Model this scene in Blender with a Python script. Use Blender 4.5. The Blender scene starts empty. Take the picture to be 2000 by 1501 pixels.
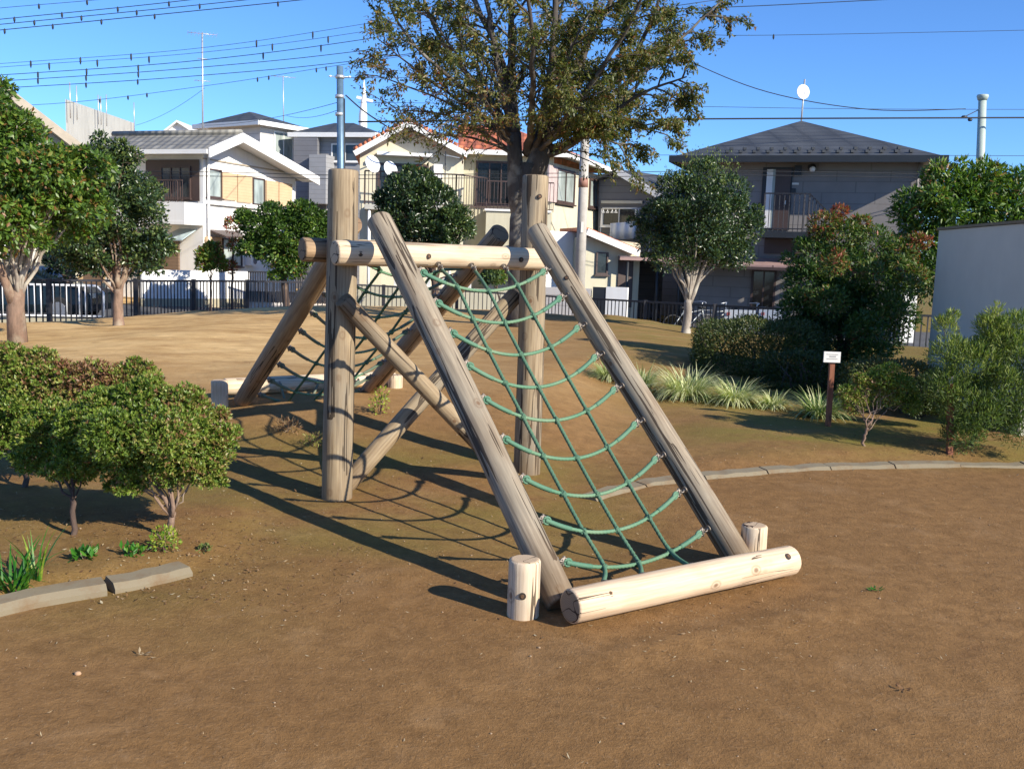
import bpy, math, random
import numpy as np
from mathutils import Vector, Matrix, noise as mnoise
R_ = random.Random(7)
scene = bpy.context.scene
col = scene.collection

# ------------------------------------------------------------------ camera
CAMH, FPX, PITCH, ROLL = 1.6, 1930.2, 0.1303, 0.0335
F_ = Vector((0, math.cos(PITCH), -math.sin(PITCH)))
U0 = Vector((0, math.sin(PITCH), math.cos(PITCH)))
X0 = Vector((1, 0, 0))
RT = X0*math.cos(ROLL) + U0*math.sin(ROLL)
UP = -X0*math.sin(ROLL) + U0*math.cos(ROLL)
cd = bpy.data.cameras.new("camera"); cam = bpy.data.objects.new("camera", cd); col.objects.link(cam)
cd.lens = 36*FPX/2000; cd.clip_start = .05; cd.clip_end = 3000
CP = Vector((0, 0, CAMH))
m = Matrix((RT, UP, -F_)).transposed().to_4x4(); m.translation = CP
cam.matrix_world = m
scene.camera = cam

# ------------------------------------------------------------------ sky, sun, exposure
SUN_EL, SH_AZ = math.radians(28), math.radians(37.5)
sd = Vector((math.cos(SH_AZ)*math.cos(SUN_EL), -math.sin(SH_AZ)*math.cos(SUN_EL), math.sin(SUN_EL)))
w = bpy.data.worlds.new("World"); scene.world = w; w.use_nodes = True
nt = w.node_tree; nt.nodes.clear()
sky = nt.nodes.new('ShaderNodeTexSky'); sky.sky_type = 'NISHITA'; sky.sun_disc = False
sky.sun_elevation = SUN_EL; sky.sun_rotation = math.atan2(sd.x, sd.y)
sky.air_density = 1.0; sky.dust_density = 0.0; sky.ozone_density = 10; sky.altitude = 2000
bg = nt.nodes.new('ShaderNodeBackground'); bg.inputs[1].default_value = 0.14
ow = nt.nodes.new('ShaderNodeOutputWorld')
nt.links.new(sky.outputs[0], bg.inputs[0]); nt.links.new(bg.outputs[0], ow.inputs[0])
sl = bpy.data.lights.new("sun", 'SUN'); sl.energy = 5.0; sl.angle = math.radians(.5); sl.color = (1, .92, .78)
so = bpy.data.objects.new("sun", sl); col.objects.link(so)
so.rotation_euler = sd.to_track_quat('Z', 'Y').to_euler()
scene.view_settings.view_transform = 'Standard'
scene.view_settings.look = 'None'
scene.view_settings.exposure = 0.6
scene.view_settings.gamma = 1

# ------------------------------------------------------------------ surveying helpers (photo reading -> place in metres)
def ray(px, py):
    return F_ + RT*((px-1000)/FPX) + UP*((750.5-py)/FPX)
def P(px, py, Y):
    d = ray(px, py); return CP + d*(Y/d.y)
def sst(a, b, x):
    t = min(1, max(0, (x-a)/(b-a))); return t*t*(3-2*t)
FENCE = [(-14.5,17.0),(-10.0,18.6),(-8.3,20.5),(-7.0,24.5),(-5.6,26.4),(-3.6,27),(0,27),(2.5,24.6),(4.4,22.6),(5.7,21.4),(7.1,20.6),(8.6,20),(14,19.4)]
def fence_y(x):
    if x <= FENCE[0][0]: return FENCE[0][1]
    for (a, b), (c, d) in zip(FENCE, FENCE[1:]):
        if x <= c: return b+(d-b)*(x-a)/(c-a)
    return FENCE[-1][1]
KR = []   # right kerb line filled below
def terrain(x, y, fine=True):
    A = .12 + .22*sst(-8, -4, x) - .15*sst(1.5, 4.5, x)
    y0 = 5.6 + 3.0*sst(-.2, 1.6, x)
    z = A*sst(y0, y0+5.2, y)
    z += .06*sst(.12, .5, y-kerb_y(x))*sst(1.0, 2.2, x)*(1-sst(9, 14, y))
    z += .10*math.exp(-((x+2.1)**2+(y-9.2)**2)/2.2)
    # planting bed behind the left kerb
    z += .05*sst(-.02, .12, y-(4.2+(x+2.3)*.72))*(1-sst(-1.75, -1.35, x))*(1-sst(5.6, 6.6, y))
    fy = fence_y(x); c = 4.5 if -7 < x < 2 else 2.4
    k = sst(fy-c, fy+.4, y)
    z = z*(1-k) - .46*k
    if fine:
        z += .012*mnoise.noise(Vector((x*1.1, y*1.1, 0))) + .006*mnoise.noise(Vector((x*4, y*4, 3))) + .003*mnoise.noise(Vector((x*9, y*9, 5)))
        z += .022*math.exp(-((y-3.75-(x-.3)*.57)**2/.006))*sst(.15, .5, x)*(1-sst(1.4, 1.8, x)) - .03*math.exp(-((x-.35)**2+(y-5.3)**2)/.35)
        if y > 8: z += .03*mnoise.noise(Vector((x*.5, y*.5, 9)))*(1-k)
    return z
def kerb_y(x):
    # right kerb curve through surveyed points
    pts = KPTS
    if x <= pts[0][0]: return pts[0][1]
    for (a, b), (c, d) in zip(pts, pts[1:]):
        if x <= c: return b+(d-b)*(x-a)/(c-a)
    return pts[-1][1]
def GZ(px, py, z=0):
    d = ray(px, py); t = (z-CAMH)/d.z; return CP+d*t
KPTS = [tuple(GZ(*q, .03)[:2]) for q in ((1150,968),(1200,953),(1270,938),(1380,924),(1500,914),(1650,906),(1800,903),(2000,903),(2400,915))]
def GT(px, py):
    d = ray(px, py); t = 1.5
    while t < 60:
        p = CP+d*t
        if p.z <= terrain(p.x, p.y, False): break
        t += .02
    p.z = terrain(p.x, p.y); return p
def onT(p, dz=0): return Vector((p[0], p[1], terrain(p[0], p[1])+dz))

# ------------------------------------------------------------------ scene graph helpers
ORG = {}
def tag(o, label=None, cat=None, group=None, kind=None):
    if label: o['label'] = label
    if cat: o['category'] = cat
    if group: o['group'] = group
    if kind: o['kind'] = kind
    return o
def thing(name, loc, label, cat, group=None):
    o = bpy.data.objects.new(name, None); col.objects.link(o); o.location = loc; o.empty_display_size = .2
    ORG[o.name] = Vector(loc); return tag(o, label, cat, group)
class MB:
    def __init__(s): s.v = []; s.f = []; s.sm = []
    def add(s, V, Fc, smooth=False):
        b = len(s.v); s.v += [tuple(q) for q in V]; s.f += [tuple(i+b for i in f) for f in Fc]; s.sm += [smooth]*len(Fc); return s
    def box(s, c, h, ax=None):
        ax = ax or (Vector((1,0,0)), Vector((0,1,0)), Vector((0,0,1))); c = Vector(c)
        V = [c+ax[0]*(h[0]*i)+ax[1]*(h[1]*j)+ax[2]*(h[2]*k) for i in (-1,1) for j in (-1,1) for k in (-1,1)]
        return s.add(V, [(0,1,3,2),(4,6,7,5),(0,4,5,1),(2,3,7,6),(0,2,6,4),(1,5,7,3)])
    def bar(s, a, b, wd, ht, up=Vector((0,0,1))):
        a = Vector(a); b = Vector(b); d = (b-a); L = d.length; d.normalize(); r = d.cross(up)
        if r.length < 1e-4: r = Vector((1,0,0))
        r.normalize(); u = r.cross(d)
        return s.box((a+b)/2, (L/2, wd/2, ht/2), (d, r, u))
    def slab(s, pts, th, d=Vector((0,0,-1))):
        n = len(pts); V = [Vector(p) for p in pts]; V += [p+d*th for p in V]
        return s.add(V, [tuple(range(n)), tuple(range(2*n-1, n-1, -1))]+[(i, i+n, (i+1) % n+n, (i+1) % n) for i in range(n)])
    def tube(s, pts, rad, n=8, cap=True, smooth=True):
        pts = [Vector(p) for p in pts]
        if not hasattr(rad, '__len__'): rad = [rad]*len(pts)
        V = []; prev = None
        for i, p in enumerate(pts):
            t = (pts[min(i+1, len(pts)-1)]-pts[max(i-1, 0)])
            if t.length < 1e-7: t = Vector((0,0,1))
            t.normalize()
            if prev is None:
                a = Vector((1,0,0)) if abs(t.x) < .8 else Vector((0,1,0)); u = t.cross(a).normalized()
            else:
                u = prev - t*prev.dot(t); u.normalize()
            prev = u; v = t.cross(u)
            V += [p+(u*math.cos(2*math.pi*k/n)+v*math.sin(2*math.pi*k/n))*rad[i] for k in range(n)]
        Fc = [(i*n+k, i*n+(k+1) % n, (i+1)*n+(k+1) % n, (i+1)*n+k) for i in range(len(pts)-1) for k in range(n)]
        s.add(V, Fc, smooth)
        if cap: b = len(s.v)-len(V); s.f += [tuple(b+k for k in range(n-1, -1, -1)), tuple(b+len(V)-n+k for k in range(n))]; s.sm += [False, False]
        return s
    def ball(s, c, r, n=8):
        c = Vector(c); r = (r, r, r) if not hasattr(r, '__len__') else r; V = [c+Vector((0,0,r[2]))]; m_ = max(3, n//2)
        for i in range(1, m_):
            a = math.pi*i/m_
            V += [c+Vector((math.sin(a)*math.cos(2*math.pi*k/n)*r[0], math.sin(a)*math.sin(2*math.pi*k/n)*r[1], math.cos(a)*r[2])) for k in range(n)]
        V.append(c-Vector((0,0,r[2])))
        Fc = [(0, 1+k, 1+(k+1) % n) for k in range(n)]
        for i in range(m_-2): Fc += [(1+i*n+k, 1+(i+1)*n+k, 1+(i+1)*n+(k+1) % n, 1+i*n+(k+1) % n) for k in range(n)]
        L = len(V)-1; b = 1+(m_-2)*n; Fc += [(L, b+(k+1) % n, b+k) for k in range(n)]
        return s.add(V, Fc, True)
    def build(s, name, mat, parent=None, **kw):
        me = bpy.data.meshes.new(name); org = ORG[parent.name] if parent else Vector((0,0,0))
        V = np.array([tuple(q) for q in s.v], dtype=np.float64).reshape(-1, 3)
        loc = Vector((0,0,0))
        if parent is None:
            c = V.mean(0) if kw.get('center', True) else np.zeros(3)
            if kw.get('center', True): c[2] = V[:, 2].min()
            loc = Vector(c); org = loc
        V = V-np.array(org)
        me.from_pydata(V.tolist(), [], s.f)
        me.polygons.foreach_set('use_smooth', s.sm); me.update()
        me.materials.append(mat)
        o = bpy.data.objects.new(name, me); col.objects.link(o)
        if parent: o.parent = parent; ORG[o.name] = ORG[parent.name]
        else: o.location = loc; ORG[o.name] = loc
        tag(o, kw.get('label'), kw.get('cat'), kw.get('group'), kw.get('kind'))
        return o
def copy_tree(o, loc, label, rot=None, parent=None):
    c = o.copy(); col.objects.link(c); c.parent = parent
    if parent is None:
        c.location = loc; c['label'] = label
        if rot is not None: c.rotation_euler = rot
    for ch in o.children: copy_tree(ch, None, None, None, c)
    return c

# ------------------------------------------------------------------ materials
def newmat(name):
    m = bpy.data.materials.new(name); m.use_nodes = True; n = m.node_tree; b = n.nodes['Principled BSDF']; return m, n, b
def N(n, t, **k):
    x = n.nodes.new(t)
    for a, v in k.items():
        if a.startswith('i_'): x.inputs[int(a[2:]) if a[2:].isdigit() else a[2:]].default_value = v
        else: setattr(x, a, v)
    return x
def ramp(n, stops, src, interp='LINEAR'):
    r = n.nodes.new('ShaderNodeValToRGB'); r.color_ramp.interpolation = interp; e = r.color_ramp.elements
    while len(e) < len(stops): e.new(.5)
    for el, (p_, c_) in zip(e, stops): el.position = p_; el.color = (*c_, 1) if len(c_) == 3 else c_
    n.links.new(src, r.inputs[0]); return r.outputs[0]
def mathn(n, op, a, b=None, c=None):
    x = n.nodes.new('ShaderNodeMath'); x.operation = op
    for i, q in enumerate((a, b, c)):
        if q is None: continue
        if isinstance(q, (int, float)): x.inputs[i].default_value = q
        else: n.links.new(q, x.inputs[i])
    return x.outputs[0]
def mixc(n, fac, a, b, mode='MIX'):
    x = n.nodes.new('ShaderNodeMix'); x.data_type = 'RGBA'; x.blend_type = mode
    for s_, q in ((x.inputs[0], fac), (x.inputs[6], a), (x.inputs[7], b)):
        if isinstance(q, (int, float)): s_.default_value = q
        elif isinstance(q, tuple): s_.default_value = (*q, 1)
        else: n.links.new(q, s_)
    return x.outputs[2]
def coords(n, scale=(1,1,1), rnd=False):
    tc = n.nodes.new('ShaderNodeTexCoord'); mp = n.nodes.new('ShaderNodeMapping'); mp.inputs['Scale'].default_value = scale
    n.links.new(tc.outputs['Object'], mp.inputs['Vector'])
    if rnd:
        oi = n.nodes.new('ShaderNodeObjectInfo'); c = n.nodes.new('ShaderNodeCombineXYZ'); q = mathn(n, 'MULTIPLY', oi.outputs['Random'], 37.0)
        for i in range(3): n.links.new(q, c.inputs[i])
        n.links.new(c.outputs[0], mp.inputs['Location'])
    return mp.outputs[0]
def noise(n, vec, scale, detail=4, rough=.55, dist=0):
    x = N(n, 'ShaderNodeTexNoise'); x.inputs['Scale'].default_value = scale; x.inputs['Detail'].default_value = detail
    x.inputs['Roughness'].default_value = rough; x.inputs['Distortion'].default_value = dist; n.links.new(vec, x.inputs['Vector']); return x.outputs[0]
def bump(n, b, h, strength=.3, dist=.01, normal=None):
    x = n.nodes.new('ShaderNodeBump'); x.inputs['Strength'].default_value = strength; x.inputs['Distance'].default_value = dist
    n.links.new(h, x.inputs['Height'])
    if normal: n.links.new(normal, x.inputs['Normal'])
    n.links.new(x.outputs[0], b.inputs['Normal']); return x.outputs[0]
def plain(name, c, rough=.7, metal=0, var=.15, scale=3, bmp=.0, spec=None):
    """painted / rendered surface with blotchy wear"""
    m, n, b = newmat(name); v = coords(n)
    a = noise(n, v, scale, 6, .65); lo = tuple(x*(1-var) for x in c); hi = tuple(min(1, x*(1+var)) for x in c)
    n.links.new(ramp(n, [(.3, lo), (.7, hi)], a), b.inputs['Base Color']); b.inputs['Roughness'].default_value = rough; b.inputs['Metallic'].default_value = metal
    if spec is not None: b.inputs['Specular IOR Level'].default_value = spec
    if bmp: bump(n, b, noise(n, v, 60, 3), bmp, .01)
    return m
def stained(name, c, stain, rough=.8, amt=.55, zs=.12):
    """render with rain streaks running down"""
    m, n, b = newmat(name); v = coords(n, (1,1,zs)); v2 = coords(n)
    s1 = noise(n, v, 5, 5, .7); s2 = noise(n, v2, .9, 4)
    k = mathn(n, 'MULTIPLY', ramp(n, [(.48, (0,0,0)), (.75, (1,1,1))], s1), amt)
    base = ramp(n, [(.3, tuple(x*.9 for x in c)), (.7, c)], s2)
    n.links.new(mixc(n, k, base, stain), b.inputs['Base Color']); b.inputs['Roughness'].default_value = rough
    bump(n, b, noise(n, v2, 45, 3), .15, .01); return m
def siding(name, c, pitch=.3, dark=.55, axis=2, vert=0):
    """horizontal board / panel joints"""
    m, n, b = newmat(name); v = coords(n); sp = n.nodes.new('ShaderNodeSeparateXYZ'); n.links.new(v, sp.inputs[0])
    fr = mathn(n, 'FRACT', mathn(n, 'DIVIDE', sp.outputs[axis], pitch)); ln = mathn(n, 'LESS_THAN', fr, .07)
    if vert:
        f2 = mathn(n, 'FRACT', mathn(n, 'DIVIDE', mathn(n, 'ADD', sp.outputs[0], mathn(n, 'MULTIPLY', mathn(n, 'FLOOR', mathn(n, 'DIVIDE', sp.outputs[2], pitch)), vert*.37)), vert))
        ln = mathn(n, 'MAXIMUM', ln, mathn(n, 'LESS_THAN', f2, .025))
    a = noise(n, v, 2, 5); base = ramp(n, [(.3, tuple(x*.9 for x in c)), (.7, tuple(x*1.06 for x in c))], a)
    n.links.new(mixc(n, ln, base, tuple(x*dark for x in c)), b.inputs['Base Color']); b.inputs['Roughness'].default_value = .7
    bump(n, b, mathn(n, 'SUBTRACT', 1, ln), .4, .01); return m
def wood(name, pale, mid, grey, crack=.035, weather=.5, brown=(.16,.09,.04), endk=1.0, foot=0):
    m, n, b = newmat(name)
    v = coords(n, (1,1,.045), True); v2 = coords(n, (1,1,.22), True); v3 = coords(n, (1,1,.45), True); vr = coords(n)
    gr = noise(n, v, 75, 4, .6); big = noise(n, v2, 6, 4, .6); blot = noise(n, coords(n, (1,1,.5), True), 5, 3)
    c = mixc(n, ramp(n, [(.35, (0,0,0)), (.7, (1,1,1))], gr), mid, pale)
    c = mixc(n, mathn(n, 'MULTIPLY', ramp(n, [(.62-weather*.35, (0,0,0)), (.78-weather*.2, (1,1,1))], big), .75), c, grey)
    c = mixc(n, mathn(n, 'MULTIPLY', ramp(n, [(.5, (0,0,0)), (.72, (1,1,1))], blot), .35), c, brown)
    # long drying cracks
    cn = noise(n, coords(n, (1,1,.028), True), 17, 3, .5, .12)
    cr = mathn(n, 'LESS_THAN', mathn(n, 'ABSOLUTE', mathn(n, 'SUBTRACT', cn, .5)), crack*.32)
    gate = mathn(n, 'GREATER_THAN', noise(n, coords(n, (1,1,.2), True), 6, 2), .47)
    cr = mathn(n, 'MULTIPLY', cr, gate)
    c = mixc(n, mathn(n, 'MULTIPLY', cr, .85), c, (.03, .018, .01))
    vo = N(n, 'ShaderNodeTexVoronoi'); vo.inputs['Scale'].default_value = 6.5; n.links.new(coords(n, (1,1,.75), True), vo.inputs['Vector'])
    kn = ramp(n, [(.05, (1,1,1)), (.11, (0,0,0))], vo.outputs['Distance'])
    kr = ramp(n, [(.1, (0,0,0)), (.14, (.5,.5,.5)), (.2, (0,0,0))], vo.outputs['Distance'])
    c = mixc(n, mathn(n, 'MULTIPLY', mathn(n, 'MAXIMUM', kn, kr), .75), c, (.13, .06, .025))
    # end grain
    tc = n.nodes.new('ShaderNodeTexCoord'); s2 = n.nodes.new('ShaderNodeSeparateXYZ'); n.links.new(tc.outputs['Normal'], s2.inputs[0])
    end = mathn(n, 'GREATER_THAN', mathn(n, 'ABSOLUTE', s2.outputs[2]), .8)
    s3 = n.nodes.new('ShaderNodeSeparateXYZ'); n.links.new(vr, s3.inputs[0])
    rr = mathn(n, 'SQRT', mathn(n, 'ADD', mathn(n, 'POWER', mathn(n, 'ADD', s3.outputs[0], .008), 2), mathn(n, 'POWER', s3.outputs[1], 2)))
    rg = mathn(n, 'SINE', mathn(n, 'ADD', mathn(n, 'MULTIPLY', rr, 900), mathn(n, 'MULTIPLY', noise(n, vr, 20, 3), 5)))
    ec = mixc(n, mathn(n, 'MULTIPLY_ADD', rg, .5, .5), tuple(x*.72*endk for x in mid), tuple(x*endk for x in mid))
    chk = mathn(n, 'LESS_THAN', mathn(n, 'ABSOLUTE', mathn(n, 'SUBTRACT', noise(n, vr, 9, 1, .5, .5), .5)), .012)
    ec = mixc(n, chk, ec, (.04,.02,.012))
    c = mixc(n, end, c, ec)
    if foot:
        fz = mathn(n, 'ADD', s3.outputs[2], mathn(n, 'MULTIPLY', noise(n, coords(n, (1,1,.4), True), 9, 4), .3))
        c = mixc(n, mathn(n, 'MULTIPLY', ramp(n, [(.26,(1,1,1)),(.52,(0,0,0))], fz), foot), c, (.13,.078,.038))
    n.links.new(c, b.inputs['Base Color']); b.inputs['Roughness'].default_value = .72; b.inputs['Specular IOR Level'].default_value = .3
    h = mathn(n, 'SUBTRACT', mathn(n, 'MULTIPLY', gr, .5), mathn(n, 'MULTIPLY', cr, 1.5))
    bump(n, b, h, .6, .004); return m
def leafmat(name, stops, rough=.45, trans=.35, spec=.5):
    m, n, b = newmat(name); at = N(n, 'ShaderNodeAttribute', attribute_name='tint')
    c = ramp(n, stops, at.outputs['Fac']); n.links.new(c, b.inputs['Base Color'])
    b.inputs['Roughness'].default_value = rough; b.inputs['Specular IOR Level'].default_value = spec
    tr = n.nodes.new('ShaderNodeBsdfTranslucent'); mx = n.nodes.new('ShaderNodeMixShader'); mx.inputs[0].default_value = trans
    c2 = mixc(n, 1.0, c, (1.0, 1.15, .45), 'MULTIPLY'); n.links.new(c2, tr.inputs[0])
    n.links.new(b.outputs[0], mx.inputs[1]); n.links.new(tr.outputs[0], mx.inputs[2]); n.links.new(mx.outputs[0], n.nodes['Material Output'].inputs[0]); return m
def bark(name, c, c2, sc=14):
    m, n, b = newmat(name); v = coords(n, (1,1,.35)); a = noise(n, v, sc, 6, .7); k = noise(n, coords(n), 3, 4)
    x = ramp(n, [(.3, tuple(q*.55 for q in c)), (.6, c)], a)
    n.links.new(mixc(n, ramp(n, [(.5, (0,0,0)), (.62, (1,1,1))], k), x, c2), b.inputs['Base Color']); b.inputs['Roughness'].default_value = .9
    bump(n, b, a, .7, .02); return m
def rooftile(name, c, row=.28, colw=.3, amt=.5, wear=.2, ax=0):
    """rows of tiles: joints follow height and run"""
    m, n, b = newmat(name); v = coords(n); s_ = n.nodes.new('ShaderNodeSeparateXYZ'); n.links.new(v, s_.inputs[0])
    r1 = mathn(n, 'FRACT', mathn(n, 'DIVIDE', s_.outputs[2], row)); c1 = mathn(n, 'FRACT', mathn(n, 'DIVIDE', s_.outputs[ax], colw))
    ln = mathn(n, 'MAXIMUM', mathn(n, 'LESS_THAN', r1, .16), mathn(n, 'MULTIPLY', mathn(n, 'LESS_THAN', c1, .12), amt))
    wv = N(n, 'ShaderNodeTexWhiteNoise'); cb = n.nodes.new('ShaderNodeCombineXYZ')
    n.links.new(mathn(n, 'FLOOR', mathn(n, 'DIVIDE', s_.outputs[2], row)), cb.inputs[0]); n.links.new(mathn(n, 'FLOOR', mathn(n, 'DIVIDE', s_.outputs[ax], colw)), cb.inputs[1])
    n.links.new(cb.outputs[0], wv.inputs['Vector'])
    base = mixc(n, wv.outputs[0], tuple(q*(1-wear) for q in c), tuple(min(1, q*(1+wear)) for q in c))
    base = mixc(n, mathn(n, 'MULTIPLY', ramp(n, [(.45,(0,0,0)),(.7,(1,1,1))], noise(n, v, 1.5, 5)), .35), base, tuple(q*.55 for q in c))
    n.links.new(mixc(n, mathn(n, 'MULTIPLY', ln, .6), base, tuple(q*.3 for q in c)), b.inputs['Base Color']); b.inputs['Roughness'].default_value = .6
    bump(n, b, mathn(n, 'SUBTRACT', mathn(n, 'SINE', mathn(n, 'MULTIPLY', s_.outputs[ax], 6.283/colw)), mathn(n, 'MULTIPLY', ln, 2)), .5, .02); return m

M = {}
M['wood'] = wood('bleached_log', (.76,.62,.44), (.58,.43,.28), (.45,.39,.30), .03, .25, (.3,.17,.09))
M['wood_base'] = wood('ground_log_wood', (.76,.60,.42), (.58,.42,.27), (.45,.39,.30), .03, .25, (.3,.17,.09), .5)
M['wood_old'] = wood('weathered_log', (.46,.37,.255), (.20,.15,.10), (.27,.235,.175), .10, .75, foot=.55)
M['wood_post'] = wood('post_log', (.42,.325,.205), (.22,.16,.095), (.21,.185,.145), .08, .6, foot=.6)
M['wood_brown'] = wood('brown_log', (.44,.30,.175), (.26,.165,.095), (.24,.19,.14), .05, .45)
M['steel'] = plain('galvanised_shackle', (.26,.22,.18), .55, .6, .4, 30)
M['hole_shade'] = plain('bolt_shade', (.035,.025,.018), .8)  # dark colour stands for the shade inside the bolt holes
M['rust'] = plain('rusty_bolt', (.16,.09,.05), .7, .5, .4, 60)
def rope_mat(nm, c1, c2):
    m, n, b = newmat(nm); v = coords(n); a = noise(n, v, 5, 4); f = noise(n, v, 260, 3)
    c = mixc(n, ramp(n, [(.35,(0,0,0)),(.68,(1,1,1))], a), c1, c2); c = mixc(n, mathn(n, 'MULTIPLY', f, .2), c, (.5,.55,.42))
    n.links.new(c, b.inputs['Base Color']); b.inputs['Roughness'].default_value = .75; bump(n, b, f, .6, .002); return m
M['rope'] = rope_mat('green_rope', (.012,.095,.048), (.035,.125,.06))
M['rope_lit'] = rope_mat('sunlit_rope', (.04,.17,.085), (.13,.22,.115))  # lighter green for the cross ropes, sunlight put into the colour
M['splice'] = rope_mat('spliced_rope', (.016,.13,.072), (.07,.18,.10))
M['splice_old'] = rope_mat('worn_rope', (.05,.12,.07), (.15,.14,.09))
def ground_mat():
    m, n, b = newmat('packed_earth'); v = coords(n); s_ = n.nodes.new('ShaderNodeSeparateXYZ'); n.links.new(v, s_.inputs[0])
    a = noise(n, v, .7, 5, .6); f = noise(n, v, 9, 8, .72); g = noise(n, v, 220, 2, .6); st = noise(n, coords(n, (.6,1,1)), 1.6, 9, .72)
    c = mixc(n, ramp(n, [(.3,(0,0,0)),(.7,(1,1,1))], a), (.238,.126,.045), (.300,.166,.064))
    c = mixc(n, ramp(n, [(.36,(0,0,0)),(.66,(1,1,1))], f), (.178,.094,.034), c)
    # paler soil colour over the mound
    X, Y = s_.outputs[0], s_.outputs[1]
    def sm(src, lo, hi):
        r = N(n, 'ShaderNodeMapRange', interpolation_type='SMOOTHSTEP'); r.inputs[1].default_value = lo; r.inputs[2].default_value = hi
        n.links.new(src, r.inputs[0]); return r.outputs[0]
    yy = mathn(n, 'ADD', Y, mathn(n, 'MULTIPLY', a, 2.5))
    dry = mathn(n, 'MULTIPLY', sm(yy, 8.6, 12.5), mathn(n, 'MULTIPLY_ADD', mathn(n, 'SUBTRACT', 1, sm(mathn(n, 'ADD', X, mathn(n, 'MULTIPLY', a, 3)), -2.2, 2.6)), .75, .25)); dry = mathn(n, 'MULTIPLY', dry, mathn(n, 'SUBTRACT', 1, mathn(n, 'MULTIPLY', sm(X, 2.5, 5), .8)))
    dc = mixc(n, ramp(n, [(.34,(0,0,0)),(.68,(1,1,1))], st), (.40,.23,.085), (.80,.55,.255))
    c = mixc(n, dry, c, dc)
    sc_ = noise(n, coords(n, (1,1,1)), 2.1, 7, .68, .6); c = mixc(n, mathn(n, 'MULTIPLY', ramp(n, [(.54,(0,0,0)),(.68,(1,1,1))], sc_), .35), c, (.36,.22,.105)); c = mixc(n, mathn(n, 'MULTIPLY', ramp(n, [(.30,(1,1,1)),(.42,(0,0,0))], sc_), .4), c, (.15,.075,.03))
    # thin moss
    ms = noise(n, coords(n, (.55,1,1)), 1.3, 4, .6)
    right = mathn(n, 'MULTIPLY', sm(X, .6, 2.4), sm(Y, 7.6, 8.6)); left = mathn(n, 'MULTIPLY', mathn(n, 'SUBTRACT', 1, sm(X, -1.7, -.3)), mathn(n, 'SUBTRACT', 1, sm(Y, 5.4, 7.5)))
    left = mathn(n, 'MULTIPLY', left, sm(Y, 3.2, 4.4))
    mid = mathn(n, 'MULTIPLY', mathn(n, 'MULTIPLY', sm(Y, 4.6, 5.6), mathn(n, 'SUBTRACT', 1, sm(Y, 7.2, 8.2))), mathn(n, 'SUBTRACT', 1, sm(X, .2, 1.4)))
    zone = mathn(n, 'MAXIMUM', mathn(n, 'MULTIPLY', right, .85), mathn(n, 'MAXIMUM', mathn(n, 'MULTIPLY', left, .3), mathn(n, 'MULTIPLY', mid, .5)))
    mf = mathn(n, 'MULTIPLY', ramp(n, [(.38,(0,0,0)),(.62,(1,1,1))], mathn(n, 'ADD', mathn(n, 'MULTIPLY', ms, .75), mathn(n, 'MULTIPLY', f, .25))), zone)
    far = mathn(n, 'MULTIPLY', sm(X, 1.0, 4.0), sm(Y, 10.5, 14)); mf = mathn(n, 'MAXIMUM', mf, mathn(n, 'MULTIPLY', far, .45))
    c = mixc(n, mf, c, (.155,.15,.026))
    g2 = noise(n, v, 60, 3, .7); c = mixc(n, mathn(n, 'MULTIPLY', ramp(n, [(.55,(0,0,0)),(.7,(1,1,1))], g2), .4), c, (.33,.21,.11)); c = mixc(n, mathn(n, 'MULTIPLY', ramp(n, [(.3,(1,1,1)),(.42,(0,0,0))], g2), .35), c, (.12,.065,.028)); fine = mathn(n, 'MULTIPLY', ramp(n, [(.62,(0,0,0)),(.72,(1,1,1))], g), .35); c = mixc(n, fine, c, (.40,.27,.14))
    dk = mathn(n, 'MULTIPLY', ramp(n, [(.25,(1,1,1)),(.36,(0,0,0))], g), .4); c = mixc(n, dk, c, (.11,.055,.02))
    n.links.new(c, b.inputs['Base Color']); b.inputs['Roughness'].default_value = .95; b.inputs['Specular IOR Level'].default_value = .15
    h = mathn(n, 'ADD', mathn(n, 'MULTIPLY', f, 1.0), mathn(n, 'ADD', mathn(n, 'MULTIPLY', g, .3), mathn(n, 'MULTIPLY', g2, .5))); bump(n, b, h, .55, .018); return m
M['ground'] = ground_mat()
M['asphalt'] = plain('asphalt', (.075,.075,.08), .9, 0, .25, 4, .3)
M['kerb'] = stained('concrete_kerb', (.22,.18,.115), (.17,.10,.045), .9, 1.0, 1)
M['black_metal'] = plain('black_fence_paint', (.022,.022,.028), .5, 0, .3, 8)
M['white_metal'] = plain('white_guard_paint', (.75,.75,.75), .45, 0, .08, 8)
M['white_wall'] = stained('white_render', (.86,.85,.83), (.72,.70,.67))
M['cream_wall'] = stained('cream_render', (.66,.61,.46), (.45,.40,.30))
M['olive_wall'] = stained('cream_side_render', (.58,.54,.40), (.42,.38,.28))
M['pink_wall'] = plain('pinkish_board', (.50,.40,.38), .7)
M['grey_wall'] = siding('grey_siding', (.30,.30,.31), .22)
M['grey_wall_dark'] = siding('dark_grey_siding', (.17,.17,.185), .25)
M['pale_wall'] = siding('pale_siding', (.62,.58,.55), .3)
M['apt_wall'] = siding('mauve_grey_siding', (.235,.215,.205), .32, .72, 2, 1.4)
M['conc'] = stained('old_concrete', (.46,.45,.41), (.22,.21,.19))
M['block'] = stained('beige_block', (.42,.38,.27), (.25,.22,.16))
M['toilet_wall'] = plain('bluish_grey_render', (.60,.56,.47), .8, 0, .05, 2, .1)
M['tile_grey'] = rooftile('grey_clay_tile', (.24,.23,.20), .2, .3, .5, .22)
M['tile_dark'] = rooftile('dark_slate', (.065,.07,.075), .16, .9, .5, .12)
M['tile_orange'] = rooftile('orange_clay_tile', (.56,.17,.075), .17, .27, .7, .35)
M['trim_dark'] = plain('dark_gutter', (.02,.024,.03), .5)
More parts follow.
